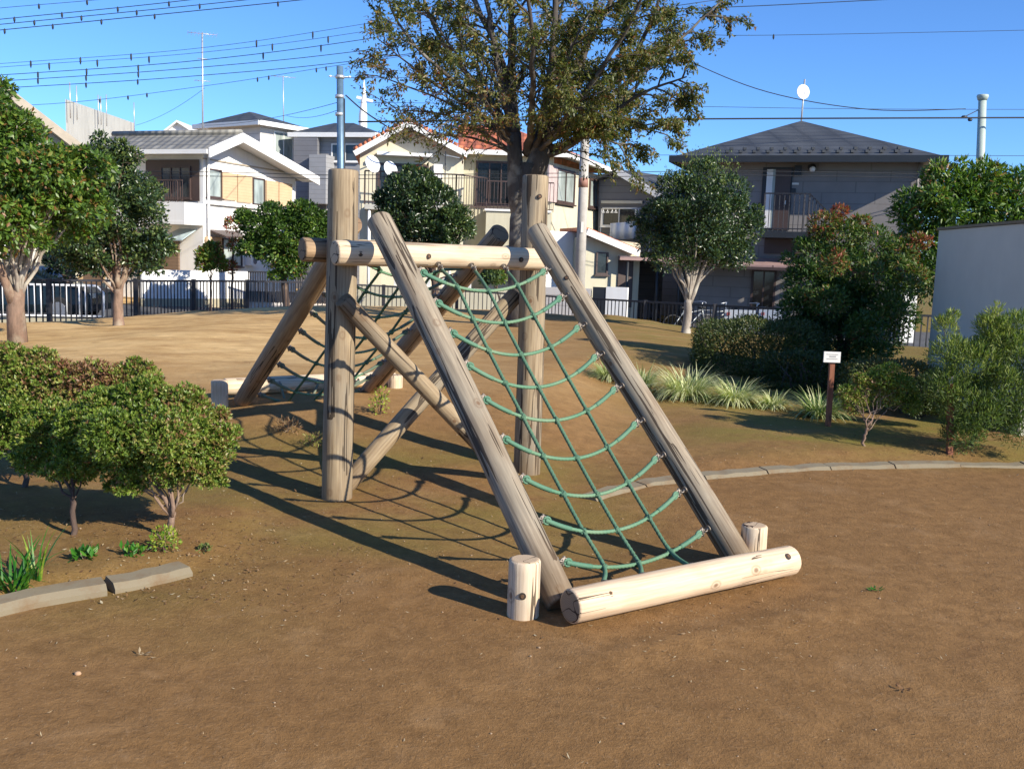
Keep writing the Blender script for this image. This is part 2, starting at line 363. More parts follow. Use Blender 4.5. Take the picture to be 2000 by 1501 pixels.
M['trim_white'] = plain('white_trim', (.78,.77,.75), .6, 0, .05)
M['soffit'] = plain('beige_soffit', (.42,.36,.28), .8)
M['beige_shutter'] = siding('beige_shutter', (.62,.44,.27), .11, .7)
M['brown_louvre'] = siding('brown_louvre', (.20,.135,.09), .12, .25)
M['brown_frame'] = plain('brown_frame', (.07,.045,.04), .5)
def glass(name, c, rough=.08):
    m, n, b = newmat(name); v = coords(n, (1.0,1.0,.3)); a = noise(n, v, 3, 3)
    n.links.new(ramp(n, [(.35, tuple(q*.5 for q in c)), (.65, c)], a), b.inputs['Base Color']); b.inputs['Roughness'].default_value = rough; b.inputs['Specular IOR Level'].default_value = .6; return m
M['glass'] = glass('window_glass', (.06,.075,.09)); M['glass_pale'] = glass('curtained_glass', (.42,.48,.46), .2); M['glass_dark'] = glass('dark_window', (.02,.025,.03))
M['canopy_pink'] = plain('pinkish_canopy', (.38,.25,.22), .5)
M['canopy_clear'] = plain('polycarbonate', (.45,.55,.58), .3)
M['conc_pole'] = plain('concrete_pole', (.42,.39,.35), .9, 0, .15, 6, .2)
M['blue_pole'] = plain('bluish_steel_pole', (.12,.2,.28), .45, .3, .2, 5)
M['pale_pole'] = plain('pale_green_pole', (.40,.47,.42), .6, 0, .1)
M['cable'] = plain('black_cable', (.012,.014,.018), .6)
M['aluminium'] = plain('aluminium', (.6,.6,.6), .4, .6, .1)
M['dish'] = plain('dish_white', (.8,.8,.8), .5, 0, .04)
M['car_paint'] = plain('dark_green_car_paint', (.012,.022,.028), .15, .2, .1); M['tyre'] = plain('tyre_rubber', (.02,.02,.02), .85); M['rim'] = plain('wheel_rim', (.4,.4,.42), .35, .7)
M['sign_white'] = plain('white_board', (.72,.70,.66), .5, 0, .06); M['sign_post'] = wood('red_brown_post', (.30,.12,.07), (.22,.08,.045), (.17,.09,.06), .03, .2)
M['ink'] = plain('grey_print', (.34,.34,.34), .6); M['red_ink'] = plain('red_print', (.4,.1,.1), .6)
M['banner'] = plain('pale_blue_sheet', (.62,.68,.76), .5, 0, .05)
M['bike'] = plain('bicycle_paint', (.3,.32,.33), .35, .5)
M['bark_z'] = bark('grey_bark', (.085,.07,.058), (.20,.18,.15), 10)
M['bark_pale'] = bark('pale_bark', (.34,.29,.24), (.45,.41,.34), 10)
M['bark_dark'] = bark('dark_bark', (.10,.065,.05), (.16,.11,.08), 18)
M['bark_tan'] = bark('tan_bark', (.26,.17,.12), (.34,.27,.2), 14)
L_ = {}
L_['zelkova'] = leafmat('bronze_green_leaves', [(0,(.035,.048,.015)),(.35,(.10,.125,.028)),(.62,(.19,.19,.048)),(.84,(.26,.16,.06)),(1,(.25,.08,.04))], .45, .4)
L_['broad'] = leafmat('broad_green_leaves', [(0,(.025,.055,.012)),(.4,(.065,.135,.022)),(.75,(.15,.25,.035)),(.92,(.24,.30,.05)),(1,(.25,.12,.04))], .42, .38)
L_['dark'] = leafmat('dark_evergreen_leaves', [(0,(.018,.038,.018)),(.5,(.042,.080,.028)),(.8,(.09,.14,.035)),(1,(.17,.21,.055))], .33, .22, .6)
L_['azalea'] = leafmat('azalea_leaves', [(0,(.05,.085,.016)),(.35,(.115,.19,.028)),(.65,(.22,.31,.045)),(.86,(.34,.32,.085)),(1,(.28,.14,.075))], .42, .35)
L_['nandina'] = leafmat('mixed_red_green_leaves', [(0,(.022,.055,.016)),(.45,(.055,.12,.024)),(.70,(.12,.17,.03)),(.88,(.20,.15,.045)),(1,(.32,.07,.04))], .45, .35)
L_['feather'] = leafmat('feathery_leaves', [(0,(.04,.075,.018)),(.5,(.12,.19,.04)),(.8,(.22,.28,.06)),(1,(.32,.35,.09))], .5, .38)
L_['hedge'] = leafmat('hedge_leaves', [(0,(.022,.04,.010)),(.5,(.055,.085,.018)),(.8,(.12,.13,.028)),(1,(.17,.12,.035))], .5, .25)
L_['grass'] = leafmat('variegated_blades', [(0,(.035,.09,.018)),(.4,(.10,.19,.04)),(.55,(.36,.42,.16)),(1,(.70,.70,.40))], .45, .3)
L_['weed'] = leafmat('weed_leaves', [(0,(.02,.11,.012)),(.6,(.06,.22,.02)),(1,(.35,.40,.05))], .45, .35)
L_['litter'] = leafmat('dry_litter', [(0,(.07,.035,.018)),(.5,(.22,.12,.06)),(.8,(.38,.27,.15)),(1,(.45,.38,.25))], .8, .1, .2)

# ------------------------------------------------------------------ foliage
def leaf_mesh(name, mat, parent, pos, dirs, nrm, size, tint, aspect=.45, fold=.15, kind=None, label=None, cat=None):
    """pos,dirs,nrm (n,3); each leaf a folded diamond of two triangles per side"""
    n = len(pos); dirs = dirs/np.linalg.norm(dirs, axis=1, keepdims=True)
    side = np.cross(dirs, nrm); side /= (np.linalg.norm(side, axis=1, keepdims=True)+1e-9); up = np.cross(side, dirs)
    s = size[:, None]; wd = s*aspect*.5
    V = np.empty((n, 4, 3)); V[:, 0] = pos; V[:, 1] = pos+dirs*s*.5+side*wd-up*s*fold*.5; V[:, 2] = pos+dirs*s; V[:, 3] = pos+dirs*s*.5-side*wd-up*s*fold*.5
    V = V.reshape(-1, 3)-np.array(ORG[parent.name] if parent else (0,0,0))
    me = bpy.data.meshes.new(name); me.vertices.add(4*n); me.vertices.foreach_set('co', V.ravel())
    idx = np.arange(n)[:, None]*4+np.array([0,1,2,0,2,3])[None]; me.loops.add(6*n); me.loops.foreach_set('vertex_index', idx.ravel().astype(np.int32))
    me.polygons.add(2*n); me.polygons.foreach_set('loop_start', np.arange(2*n, dtype=np.int32)*3); me.polygons.foreach_set('loop_total', np.full(2*n, 3, dtype=np.int32))
    me.update(); a = me.attributes.new('tint', 'FLOAT', 'FACE'); a.data.foreach_set('value', np.repeat(np.clip(tint, 0, 1), 2).astype(np.float32))
    me.materials.append(mat); o = bpy.data.objects.new(name, me); col.objects.link(o)
    if parent: o.parent = parent; ORG[o.name] = ORG[parent.name]
    return tag(o, label, cat, None, kind)
def rvec(g, n):
    v = g.normal(size=(n, 3)); return v/np.linalg.norm(v, axis=1, keepdims=True)
def clump_pts(g, clumps, n, shell=.45, gaps=.0):
    """clump = (centre, (rx,ry,rz), tint mean[, weight]) -> positions, outward normals, tint"""
    wt = np.array([(c[1][0]*c[1][1]*c[1][2])**.667*(c[3] if len(c) > 3 else 1) for c in clumps]); wt /= wt.sum()
    k = g.choice(len(clumps), size=n, p=wt)
    C = np.array([tuple(c[0]) for c in clumps])[k]; Rr = np.array([c[1] for c in clumps])[k]; T = np.array([c[2] for c in clumps])[k]
    d = rvec(g, n); d[:, 2] = np.where((d[:, 2] < -.5) & (g.random(n) < .5), -d[:, 2], d[:, 2])
    r = 1-(1-shell)*g.random(n)**1.6*(g.random(n) < .9) + g.normal(size=n)*.06
    p = C+d*Rr*r[:, None]; nn = d/Rr; nn /= np.linalg.norm(nn, axis=1, keepdims=True)
    if gaps > 0:
        f = np.sin(p[:, 0]*7.1+np.sin(p[:, 2]*5.3)*2)+np.sin(p[:, 1]*6.3+1.7)+np.sin(p[:, 2]*8.7+np.sin(p[:, 0]*4)*2)
        keep = f > (-3+gaps*3)+g.normal(size=n)*.5; p, nn, T = p[keep], nn[keep], T[keep]
    return p, nn, T
def crown(name, mat, parent, clumps, n, size, seed, aspect=.45, rosette=1, tvar=.18, up=.3, gaps=.0, shell=.45, **k):
    g = np.random.default_rng(seed); p, nn, T = clump_pts(g, clumps, n, shell, gaps); n = len(p)
    if rosette > 1:
        p = np.repeat(p, rosette, 0); nn = np.repeat(nn, rosette, 0); T = np.repeat(T+g.normal(size=n)*tvar*.8, rosette); n = len(p)
    d = rvec(g, n)*.9+nn*.8+np.array([0, 0, up]); nr = rvec(g, n)*.5+nn*.6+np.array([0,0,.5])
    s = size*(.65+.7*g.random(n)); t = T+g.normal(size=n)*tvar*(.5 if rosette > 1 else 1)
    return leaf_mesh(name, mat, parent, p, d, nr, s, t, aspect, **k)
def bez(a, b, c, n=8, jit=0.0, rg=R_):
    a, b, c = Vector(a), Vector(b), Vector(c); out = []
    for i in range(n+1):
        t = i/n; p = a*(1-t)**2+b*2*t*(1-t)+c*t*t
        if 0 < i < n and jit: p += Vector((rg.uniform(-1, 1), rg.uniform(-1, 1), rg.uniform(-1, 1)))*jit
        out.append(p)
    return out
def branches(mb, base, fork, clumps, r0, rg, twigs=3, jit=.03, nseg=7, sides=7, tw=.25):
    """one trunk to the fork, a limb to every clump, twigs inside it"""
    base = Vector(base); fork = Vector(fork)
    mid = (base+fork)/2+Vector((rg.uniform(-1, 1), rg.uniform(-1, 1), 0))*jit*1.5
    tr = bez(base-Vector((0,0,.08)), mid, fork, 8, jit*.4, rg)
    mb.tube(tr, [r0*(1.25 if i == 0 else 1.06 if i == 1 else 1-.22*i/8) for i in range(9)], 10)
    for ci, c in enumerate(clumps[:14]):
        cc = Vector(c[0]); L = (cc-fork).length; st = fork+(base-fork)*rg.uniform(0, .25)
        ctl = st+(cc-st)*.4+Vector((0, 0, L*.22)) + Vector((rg.uniform(-1, 1), rg.uniform(-1, 1), 0))*L*.08
        r1 = r0*(rg.uniform(.5, .62) if ci < 3 else rg.uniform(.22, .36)); pts = bez(st, ctl, cc, nseg, jit, rg); mb.tube(pts, [r1*(1-.72*i/nseg) for i in range(nseg+1)], sides)
        for _ in range(twigs):
            s_ = pts[rg.randint(nseg//2, nseg)]; d = Vector((rg.gauss(0, 1), rg.gauss(0, 1), rg.gauss(.5, .8))).normalized()
            e = cc+Vector((d.x*c[1][0], d.y*c[1][1], d.z*c[1][2]))*.85
            mb.tube(bez(s_, (s_+e)/2+Vector((0, 0, .1*L*rg.random())), e, 4, jit*.5, rg), [r1*tw*(1-.7*i/4) for i in range(5)], 4)
def satellites(clumps, seed, per=1.3):
    rg = random.Random(seed+900); out = list(clumps)
    for _ in range(int(len(clumps)*per)):
        c = rg.choice(clumps); d = Vector((rg.gauss(0,1), rg.gauss(0,1), rg.gauss(.2,.9))).normalized(); r = c[1][0]; s = rg.uniform(.22, .42)*r
        out.append((c[0]+Vector((d.x*r, d.y*r, d.z*c[1][2]))*rg.uniform(.95, 1.3), (s*rg.uniform(.8, 1.5), s*rg.uniform(.8, 1.5), s*rg.uniform(.6, 1)), min(1, c[2]+rg.gauss(.05, .12)), 1.3))
    return out
def plant(name, base, fork, clumps, lm, bm, n, size, r0, seed, label, cat, group=None, twigs=3, jit=.03, crown_name='crown', trunk_name='trunk', sat=1.3, **k):
    n = int(n*(1+.15*sat))
    t = thing(name, base, label, cat, group); rg = random.Random(seed); mb = MB()
    branches(mb, base, fork, clumps, r0, rg, twigs, jit); mb.build(trunk_name, M[bm], t)
    crown(crown_name, L_[lm], t, satellites(clumps, seed, sat), n, size, seed, **k); return t
def CL(lst, Y, s=1.0):
    """clumps read as (px,py,radius_px,tint[,dy[,flat]]) at distance Y"""
    out = []
    for q in lst:
        y = Y+(q[4] if len(q) > 4 else 0); r = q[2]/FPX*y*s; fl = q[5] if len(q) > 5 else .85
        out.append((P(q[0], q[1], y), (r, r, r*fl), q[3]))
    return out

# ================================================================== GROUND
def spaced(lo, hi, core0, core1, st, grow=1.18, mx=12):
    a = list(np.arange(core0, core1, st)); d = st; x = core0
    while x > lo: d = min(d*grow, mx); x -= d; a.insert(0, x)
    d = st; x = a[-1]
    while x < hi: d = min(d*grow, mx); x += d; a.append(x)
    return a
xs = spaced(-260, 260, -6, 7.5, .09); ys = spaced(-20, 520, 2.2, 13, .085, 1.06)
nx, ny = len(xs), len(ys); gm = MB()
gm.v = [(x, y, terrain(x, y)) for y in ys for x in xs]
gm.f = [(j*nx+i, j*nx+i+1, (j+1)*nx+i+1, (j+1)*nx+i) for j in range(ny-1) for i in range(nx-1)]; gm.sm = [True]*len(gm.f)
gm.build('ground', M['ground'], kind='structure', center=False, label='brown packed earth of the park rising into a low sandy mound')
rd = MB(); ft = [(x, fence_y(x)+1.0) for x in np.linspace(-14, 13.5, 40)]
rd.slab([(-60, 18.2, -.42), (-14.2, 18.2, -.42)]+[(x, y, -.42) for x, y in ft]+[(13.7, 20.6, -.42), (60, 20.6, -.42), (60, 31, -.42), (-60, 33, -.42)], .02)
rd.build('road', M['asphalt'], kind='structure', label='grey asphalt street behind the black park fence')

# kerbs
def kerb(path, w_, h_, label, lens=.6, seed=1):
    """each kerb stone its own piece, small gaps between"""
    t = thing('kerb', onT(path[len(path)//2]), label, 'kerb'); rg = random.Random(seed)
    segs = []; pts = [Vector((x, y, 0)) for x, y in path]; acc = [0]
    for a, b in zip(pts, pts[1:]): acc.append(acc[-1]+(b-a).length)
    def at(s):
        for i in range(len(pts)-1):
            if s <= acc[i+1] or i == len(pts)-2:
                return pts[i].lerp(pts[i+1], (s-acc[i])/(acc[i+1]-acc[i]))
    s = 0
    while s < acc[-1]-.05:
        e = min(s+lens, acc[-1]); mb = MB(); nn = 6; V = []; dz = rg.uniform(-.008, .008)
        for i in range(nn+1):
            q = at(s+.006+(e-s-.012)*i/nn); q2 = at(min(acc[-1], s+.01+(e-s-.012)*i/nn+.02)); q0 = at(max(0, s+(e-s)*i/nn-.02)); d = (q2-q0).normalized(); nrm = Vector((-d.y, d.x, 0))
            zb = terrain(q.x, q.y, False); j = .009*mnoise.noise(q*9)+.005*mnoise.noise(q*23)
            for (o_, z_) in ((-w_/2, -.1), (-w_/2-.005, h_-.03), (-w_/2+.02, h_-.004), (w_/2-.015, h_+.004), (w_/2, h_-.02), (w_/2, -.1)):
                V.append(Vector((q.x, q.y, 0))+nrm*(o_+j)+Vector((0, 0, KB(q)+z_+dz+j)))
        Fc = [(i*6+k, i*6+(k+1) % 6, (i+1)*6+(k+1) % 6, (i+1)*6+k) for i in range(nn) for k in range(6)]+[(5,4,3,2,1,0), tuple(nn*6+k for k in range(6))]
        mb.add(V, Fc); mb.build('kerb_stone', M['kerb'], t); s = e
    return t
def KB(q): return 0.0
lk = [tuple(GZ(*q, .05)[:2]) for q in ((-260,1225),(-100,1197),(0,1172),(60,1160),(130,1147),(205,1135))]
kerb(lk, .12, .06, 'left weathered concrete kerb beside the azalea bed', .95, 3)
lk2 = [tuple(GZ(*q, .05)[:2]) for q in ((212,1133),(260,1124),(315,1112),(362,1100))]
kerb(lk2, .13, .055, 'short tilted kerb stone at the end of the azalea bed', .95, 8)
kerb(KPTS, .13, .026, 'long curved concrete kerb nearly level with the earth on the right', .6, 5)

# ================================================================== CLIMBING FRAME
S = CAMH/1.5
OX, OY, YAW = -.4576*S, 6.204*S, .5912
cu, su = math.cos(YAW), math.sin(YAW)
def W(u, v, z): return Vector((OX+u*S*cu-v*S*su, OY+u*S*su+v*S*cu, z*S))
cf = thing('climbing_frame', W(0, 0, 0), 'log A-frame climbing frame with green rope nets standing on the bare earth', 'climbing frame')
def log(name, A, B, r, mat, taper=1.0, label=None, seed=0, cham=.012, n=30, wob=.012):
    A, B = Vector(A), Vector(B); L = (B-A).length; rings = max(10, int(L/.06)); mb = MB(); V = []
    rg = random.Random(seed); ph = rg.uniform(0, 50)
    prof = [(0, r-cham*1.2), (cham*.4, r-cham*.3), (cham, r)]+[(cham+(L-2*cham)*i/rings, r) for i in range(1, rings)]+[(L-cham, r), (L-cham*.4, r-cham*.3), (L, r-cham*1.2)]
    for z, rr in prof:
        tp = 1+(taper-1)*z/L; bx = .006*math.sin(z*1.7+ph); by = .006*math.cos(z*1.3+ph*2)
        for k in range(n):
            a = 2*math.pi*k/n; q = 1+wob*2*mnoise.noise(Vector((math.cos(a)*1.2+ph, math.sin(a)*1.2, z*1.6)))+wob*mnoise.noise(Vector((math.cos(a)*5+ph, math.sin(a)*5, z*.8)))
            V.append((math.cos(a)*rr*q*tp+bx, math.sin(a)*rr*q*tp+by, z))
    m_ = len(prof); Fc = [(i*n+k, i*n+(k+1) % n, (i+1)*n+(k+1) % n, (i+1)*n+k) for i in range(m_-1) for k in range(n)]
    mb.add(V, Fc, True); mb.f += [tuple(range(n-1, -1, -1)), tuple((m_-1)*n+k for k in range(n))]; mb.sm += [False, False]
    me = bpy.data.meshes.new(name); me.from_pydata(mb.v, [], mb.f); me.polygons.foreach_set('use_smooth', mb.sm); me.update(); me.materials.append(mat)
    o = bpy.data.objects.new(name, me); col.objects.link(o); o.parent = cf; o.location = A-ORG[cf.name]
    q = (B-A).normalized().to_track_quat('Z', 'Y'); o.rotation_mode = 'QUATERNION'; o.rotation_quaternion = q
    if label: o['label'] = label
    return o, A, (B-A).normalized(), r
def bolt_at(lg, s, toward, name='bolt'):
    """bolt on a log: flat dark disc painted as sunken shade, with a hex head"""
    o, A, d, r = lg; c = A+d*s; n_ = Vector(toward)-c; n_ -= d*n_.dot(d); n_.normalize()
    mb = MB(); e = c+n_*(r+.0015); mb.tube([e-n_*.03, e], .0165, 14)
    ob = mb.build('bolt_hole_disc', M['hole_shade'], None, center=False)
    mat = Matrix.Translation(o.location+ORG[cf.name]) @ o.rotation_quaternion.to_matrix().to_4x4()
    inv = mat.inverted()
    ob.data.transform(inv); ob.parent = o; ob.location = (0,0,0)
    m2 = MB(); m2.tube([e-n_*.01, e+n_*.003], .009, 6); b2 = m2.build('bolt', M['rust'], None, center=False); b2.data.transform(inv); b2.parent = o; b2.location = (0,0,0)
rP, rL, rB = .098, .075, .076
uL, uR = -.69, .69
PL = log('post', W(uL, 0, -.15), W(uL+.01, 0, 1.955), rP, M['wood_post'], .95, 'left upright post, dark on its shaded side', 1)
PR = log('post', W(uR, 0, -.1), W(uR, .0, 2.02), rP, M['wood_post'], .93, 'right upright post with a long split', 2)
vb = .168
BF = log('crossbeam', W(-.80, -vb, 1.477), W(.665, -vb, 1.47), rB, M['wood'], 1.0, 'bleached front crossbeam with bolts', 3)
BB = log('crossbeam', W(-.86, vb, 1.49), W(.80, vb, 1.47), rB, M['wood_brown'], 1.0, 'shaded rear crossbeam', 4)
# front rails lean on the beam and foot against the front ground log
zF, vF = .088, -2.336
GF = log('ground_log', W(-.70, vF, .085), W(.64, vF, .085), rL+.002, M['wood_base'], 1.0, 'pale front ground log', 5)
RL = log('rail', W(-.60, vF+.17, .03), W(-.60, -.325, 1.665), rL, M['wood_old'], 1.0, 'left front climbing rail with cracked grey grain', 6)
RR = log('rail', W(.485, vF+.17, .03), W(.485, -.325, 1.655), rL, M['wood_old'], .98, 'right front climbing rail', 7)
zB, vB = .36, 2.527
GB = log('ground_log', W(-.58, vB, zB), W(.965, vB, zB-.01), rL, M['wood'], 1.0, 'rear ground log on the mound', 8)
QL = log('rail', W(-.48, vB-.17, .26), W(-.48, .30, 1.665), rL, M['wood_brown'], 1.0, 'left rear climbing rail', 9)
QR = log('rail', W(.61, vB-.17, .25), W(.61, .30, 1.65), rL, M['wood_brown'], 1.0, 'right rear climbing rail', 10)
# anchor stakes beside the ground logs
def stake(px, py_top, Y, h, r, seed, lab):
    t = P(px, py_top, Y); return log('anchor_stake', t-Vector((0, 0, h+.12)), t, r, M['wood'], 1.0, lab, seed)
sF = stake(1023, 1090, GZ(1023, 1198).y, .30, .072, 11, 'front left anchor stake')
sR = stake(1473, 1024, W(.64, vF+.20, 0).y, .33, .068, 12, 'front right anchor stake')
lb = W(-.58, vB, 0); rb2 = W(.965, vB, 0)
s3 = log('anchor_stake', W(-.66, vB-.16, .05), W(-.66, vB-.16, zB+.075), .07, M['wood'], 1, 'rear left anchor stake', 13)
s4 = log('anchor_stake', W(.88, vB-.19, -.05), W(.88, vB-.19, zB+.06), .068, M['wood'], 1, 'rear right anchor stake', 14)
# crossed braces between the posts
A1 = log('brace', P(668, 583, W(uL, -.16, 0).y), W(.50, -.14, .03), .056, M['wood_post'], 1, 'front brace running down from the left post', 15)
B1 = log('brace', W(uL+.10, .155, .02), W(uR-.02, .155, 1.235), .062, M['wood_post'], 1, 'rear brace rising to the right post', 16)
cv = CP
bolt_at(BF, .13*S, cv); bolt_at(BF, .57*S, cv); bolt_at(BF, 1.23*S, cv)
bolt_at(GF, .17*S, cv+Vector((0,0,1.5))); bolt_at(GF, 1.25*S, cv+Vector((0,0,1.5)))
bolt_at(PR, 1.98*S, cv+Vector((2,0,0))); bolt_at(PR, 1.72*S, cv+Vector((2,0,0))); bolt_at(sF, .27, cv); bolt_at(RR, 1.98*S, cv); bolt_at(A1, .12, cv); bolt_at(PR, 1.2*S, cv+Vector((2,0,0)))

def rope(mb, pts, r=.0095, lay=.07, ns=12):
    """three-strand laid rope: lobed section turning along the line"""
    P_ = [Vector(p) for p in pts]; ac = [0]
    for a, b in zip(P_, P_[1:]): ac.append(ac[-1]+(b-a).length)
    L = ac[-1]; n = max(3, int(L/.0075)); V = []; i = 0; prev = None
    for k in range(n+1):
        s = L*k/n
        while i < len(P_)-2 and s > ac[i+1]: i += 1
        c = P_[i].lerp(P_[i+1], (s-ac[i])/max(1e-6, ac[i+1]-ac[i]))
        t = (P_[i+1]-P_[i]).normalized()
        if prev is None:
            a = Vector((0,0,1)) if abs(t.z) < .8 else Vector((1,0,0)); u = t.cross(a).normalized()
        else: u = (prev-t*prev.dot(t)).normalized()
        prev = u; v = t.cross(u); tw = s/lay*2*math.pi
        for q in range(ns):
            a = 2*math.pi*q/ns; rr = r*(.70+.38*abs(math.cos(1.5*(a-tw))))
            V.append(c+(u*math.cos(a)+v*math.sin(a))*rr)
    mb.add(V, [(j*ns+q, j*ns+(q+1) % ns, (j+1)*ns+(q+1) % ns, (j+1)*ns+q) for j in range(n) for q in range(ns)]+[tuple(range(ns-1, -1, -1)), tuple(n*ns+q for q in range(ns))], True)
def catm(pts, n=6):
    out = []; p = [pts[0]]+list(pts)+[pts[-1]]
    for i in range(1, len(p)-2):
        for k in range(n):
            t = k/n; a, b, c, d = p[i-1], p[i], p[i+1], p[i+2]
            out.append(.5*((2*b)+(c-a)*t+(2*a-5*b+4*c-d)*t*t+(3*b-a-3*c+d)*t**3))
    out.append(Vector(p[-2])); return out
def shackle(mb, c, out, r=.017):
    """eye bolt in the log with a D shackle through it"""
    out = out.normalized(); a = Vector((0,0,1)) if abs(out.z) < .7 else Vector((0,1,0)); u = out.cross(a).normalized(); v = out.cross(u)
    mb.tube([c-out*.02, c+out*.014], .007, 6); mb.tube([c-out*.002, c+out*.004], .019, 10)
    e = c+out*.026; mb.tube([e+(out*math.cos(t)+u*math.sin(t))*.013 for t in np.linspace(0, 2*math.pi, 11)], .0045, 5)
    e2 = c+out*.052; mb.tube([e2+(out*math.cos(t)*1.3+v*math.sin(t))*r for t in np.linspace(0, 2*math.pi, 13)], .005, 5)
    mb.tube([e2-v*.026-out*.008, e2+v*.026-out*.008], .007, 6)
def net(railL, railR, beam, glog, Ls, Rs, bfrac, gfrac, sgn, label, seed, sag0):
    rg = random.Random(seed); t = bpy.data.objects.new('climbing_net', None)
    n = bpy.data.objects.new('climbing_net', None); bpy.data.objects.remove(t)
    col.objects.link(n); n.parent = cf; ORG[n.name] = ORG[cf.name]; n['label'] = label
    def rp(rail, s, side):   # attachment on the inner flank of a rail
        o, A, d, r = rail; c = A+d*s; ax = Vector((cu, su, 0))*side; return c+ax*(r-.004), ax
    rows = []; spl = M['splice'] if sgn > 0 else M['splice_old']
    def piece(nm, mat, fn):
        mb = MB(); fn(mb); return mb.build(nm, mat, n)
    for i, (a, b) in enumerate(zip(Ls, Rs)):
        ca, da = rp(railL, a*RLN(railL), 1); cb, db = rp(railR, b*RLN(railR), -1); dn = Vector((0,0,-.3))
        piece('shackle', M['steel'], lambda m: shackle(m, ca, da+dn)); piece('shackle', M['steel'], lambda m: shackle(m, cb, db+dn))
        s0 = ca+da*.062+Vector((0,0,-.02)); s1 = cb+db*.062+Vector((0,0,-.02)); sg = sag0*(.9,.97,1.05,1.1,1.1,1.04,.98,.88,.6)[i]*(1+rg.uniform(-.05, .05))
        rd_ = railL[2]; row = []
        for k in range(25):
            x = k/24; q = s0.lerp(s1, x); h = 4*x*(1-x); q = q-Vector((0,0,1))*sg*h*.85-rd_*sg*h*.45
            row.append(q)
        rows.append(row)
    js = (.235, .49, .745)
    def eye(m, end):
        c = Vector(end[0]); d = (Vector(end[1])-c).normalized(); u = d.cross(Vector((0,0,1))).normalized(); v = d.cross(u)
        rope(m, [c-d*.01+(d*(1-math.cos(x))*.02+v*math.sin(x)*.017) for x in np.linspace(0, 2*math.pi, 13)], .0078, .04, 8)
    def knot(m, c):
        m.ball(c, (.017, .017, .017), 8)
        for k in range(3):
            a0 = rg.uniform(0, 3); ax = Vector((rg.gauss(0, 1), rg.gauss(0, 1), rg.gauss(0, 1))).normalized(); u = ax.cross(Vector((.3, .5, .8))).normalized(); v = ax.cross(u)
            m.tube([Vector(c)+(u*math.cos(x)+v*math.sin(x))*.0165 for x in np.linspace(a0, a0+5.2, 9)], .006, 5)
    for i, row in enumerate(rows):
        piece('cross_rope', M['rope_lit'], lambda m: rope(m, row[4:21], .0102))
        piece('spliced_eye', spl, lambda m: (rope(m, row[:5], .013, .04), eye(m, row[:2]))); piece('spliced_eye', spl, lambda m: (rope(m, row[20:], .013, .04), eye(m, row[-1:-3:-1])))
        for j in js: piece('knot', M['rope'], lambda m: knot(m, row[round(j*24)]))
    for j, (x, bf, gf) in enumerate(zip(js, bfrac, gfrac)):
        o, A, d, r = beam; c = A+d*(bf*BLN(beam)); out = (Vector((su, -cu, 0))*sgn*.8+Vector((0,0,-.62))).normalized(); c = c+out*(r-.004); piece('shackle', M['steel'], lambda m: shackle(m, c, out))
        top = c+out*.065
        o, A, d, r = glog; g_ = A+d*(gf*BLN(glog)); out2 = (Vector((-su, cu, 0))*sgn+Vector((0,0,.15))).normalized(); g_ = g_+out2*(r-.004); piece('shackle', M['steel'], lambda m: shackle(m, g_, out2))
        bot = g_+out2*.065
        line = [top]+[Vector(r_[round(x*24)])+Vector((0,0,.006)) for r_ in rows]+[bot]
        ln = catm(line, 5); piece('long_rope', M['rope'], lambda m: rope(m, ln[:-6], .0106)); piece('spliced_eye', spl, lambda m: rope(m, ln[-7:], .0115, .04))
def RLN(r): return r[0].data.vertices[-1].co.z
BLN = RLN
def frac(rail, px, py):
    """where along the log a photo reading falls"""
    o, A, d, r = rail; L = RLN(rail); best = None
    for k in range(401):
        c = A+d*(L*k/400)-CP; dd = c.dot(F_); x = 1000+FPX*c.dot(RT)/dd; y = 750.5-FPX*c.dot(UP)/dd
        e = (x-px)**2+(y-py)**2
        if best is None or e < best[0]: best = (e, k/400)
    return best[1]
Lf = [frac(RL, q[0]-9, q[1]-24) for q in ((800,545),(828,605),(855,665),(890,727),(923,795),(962,873),(1002,950),(1047,1030),(1088,1112))]
Rf = [frac(RR, *q) for q in ((1092,527),(1128,575),(1162,632),(1200,687),(1238,749),(1280,814),(1324,879),(1367,947),(1415,1020))]
net(RL, RR, BF, GF, Lf, Rf, [frac(BF, *q) for q in ((848,500),(912,502),(975,503))], [frac(GF, *q) for q in ((1215,1165),(1290,1150),(1385,1130))], 1, 'front green climbing net in full sun', 21, .115)
nf = np.linspace(.88, .05, 9)
net(QL, QR, BB, GB, nf, nf, [.3, .5, .7], [.28, .5, .74], -1, 'rear climbing net hanging in shade', 22, .15)

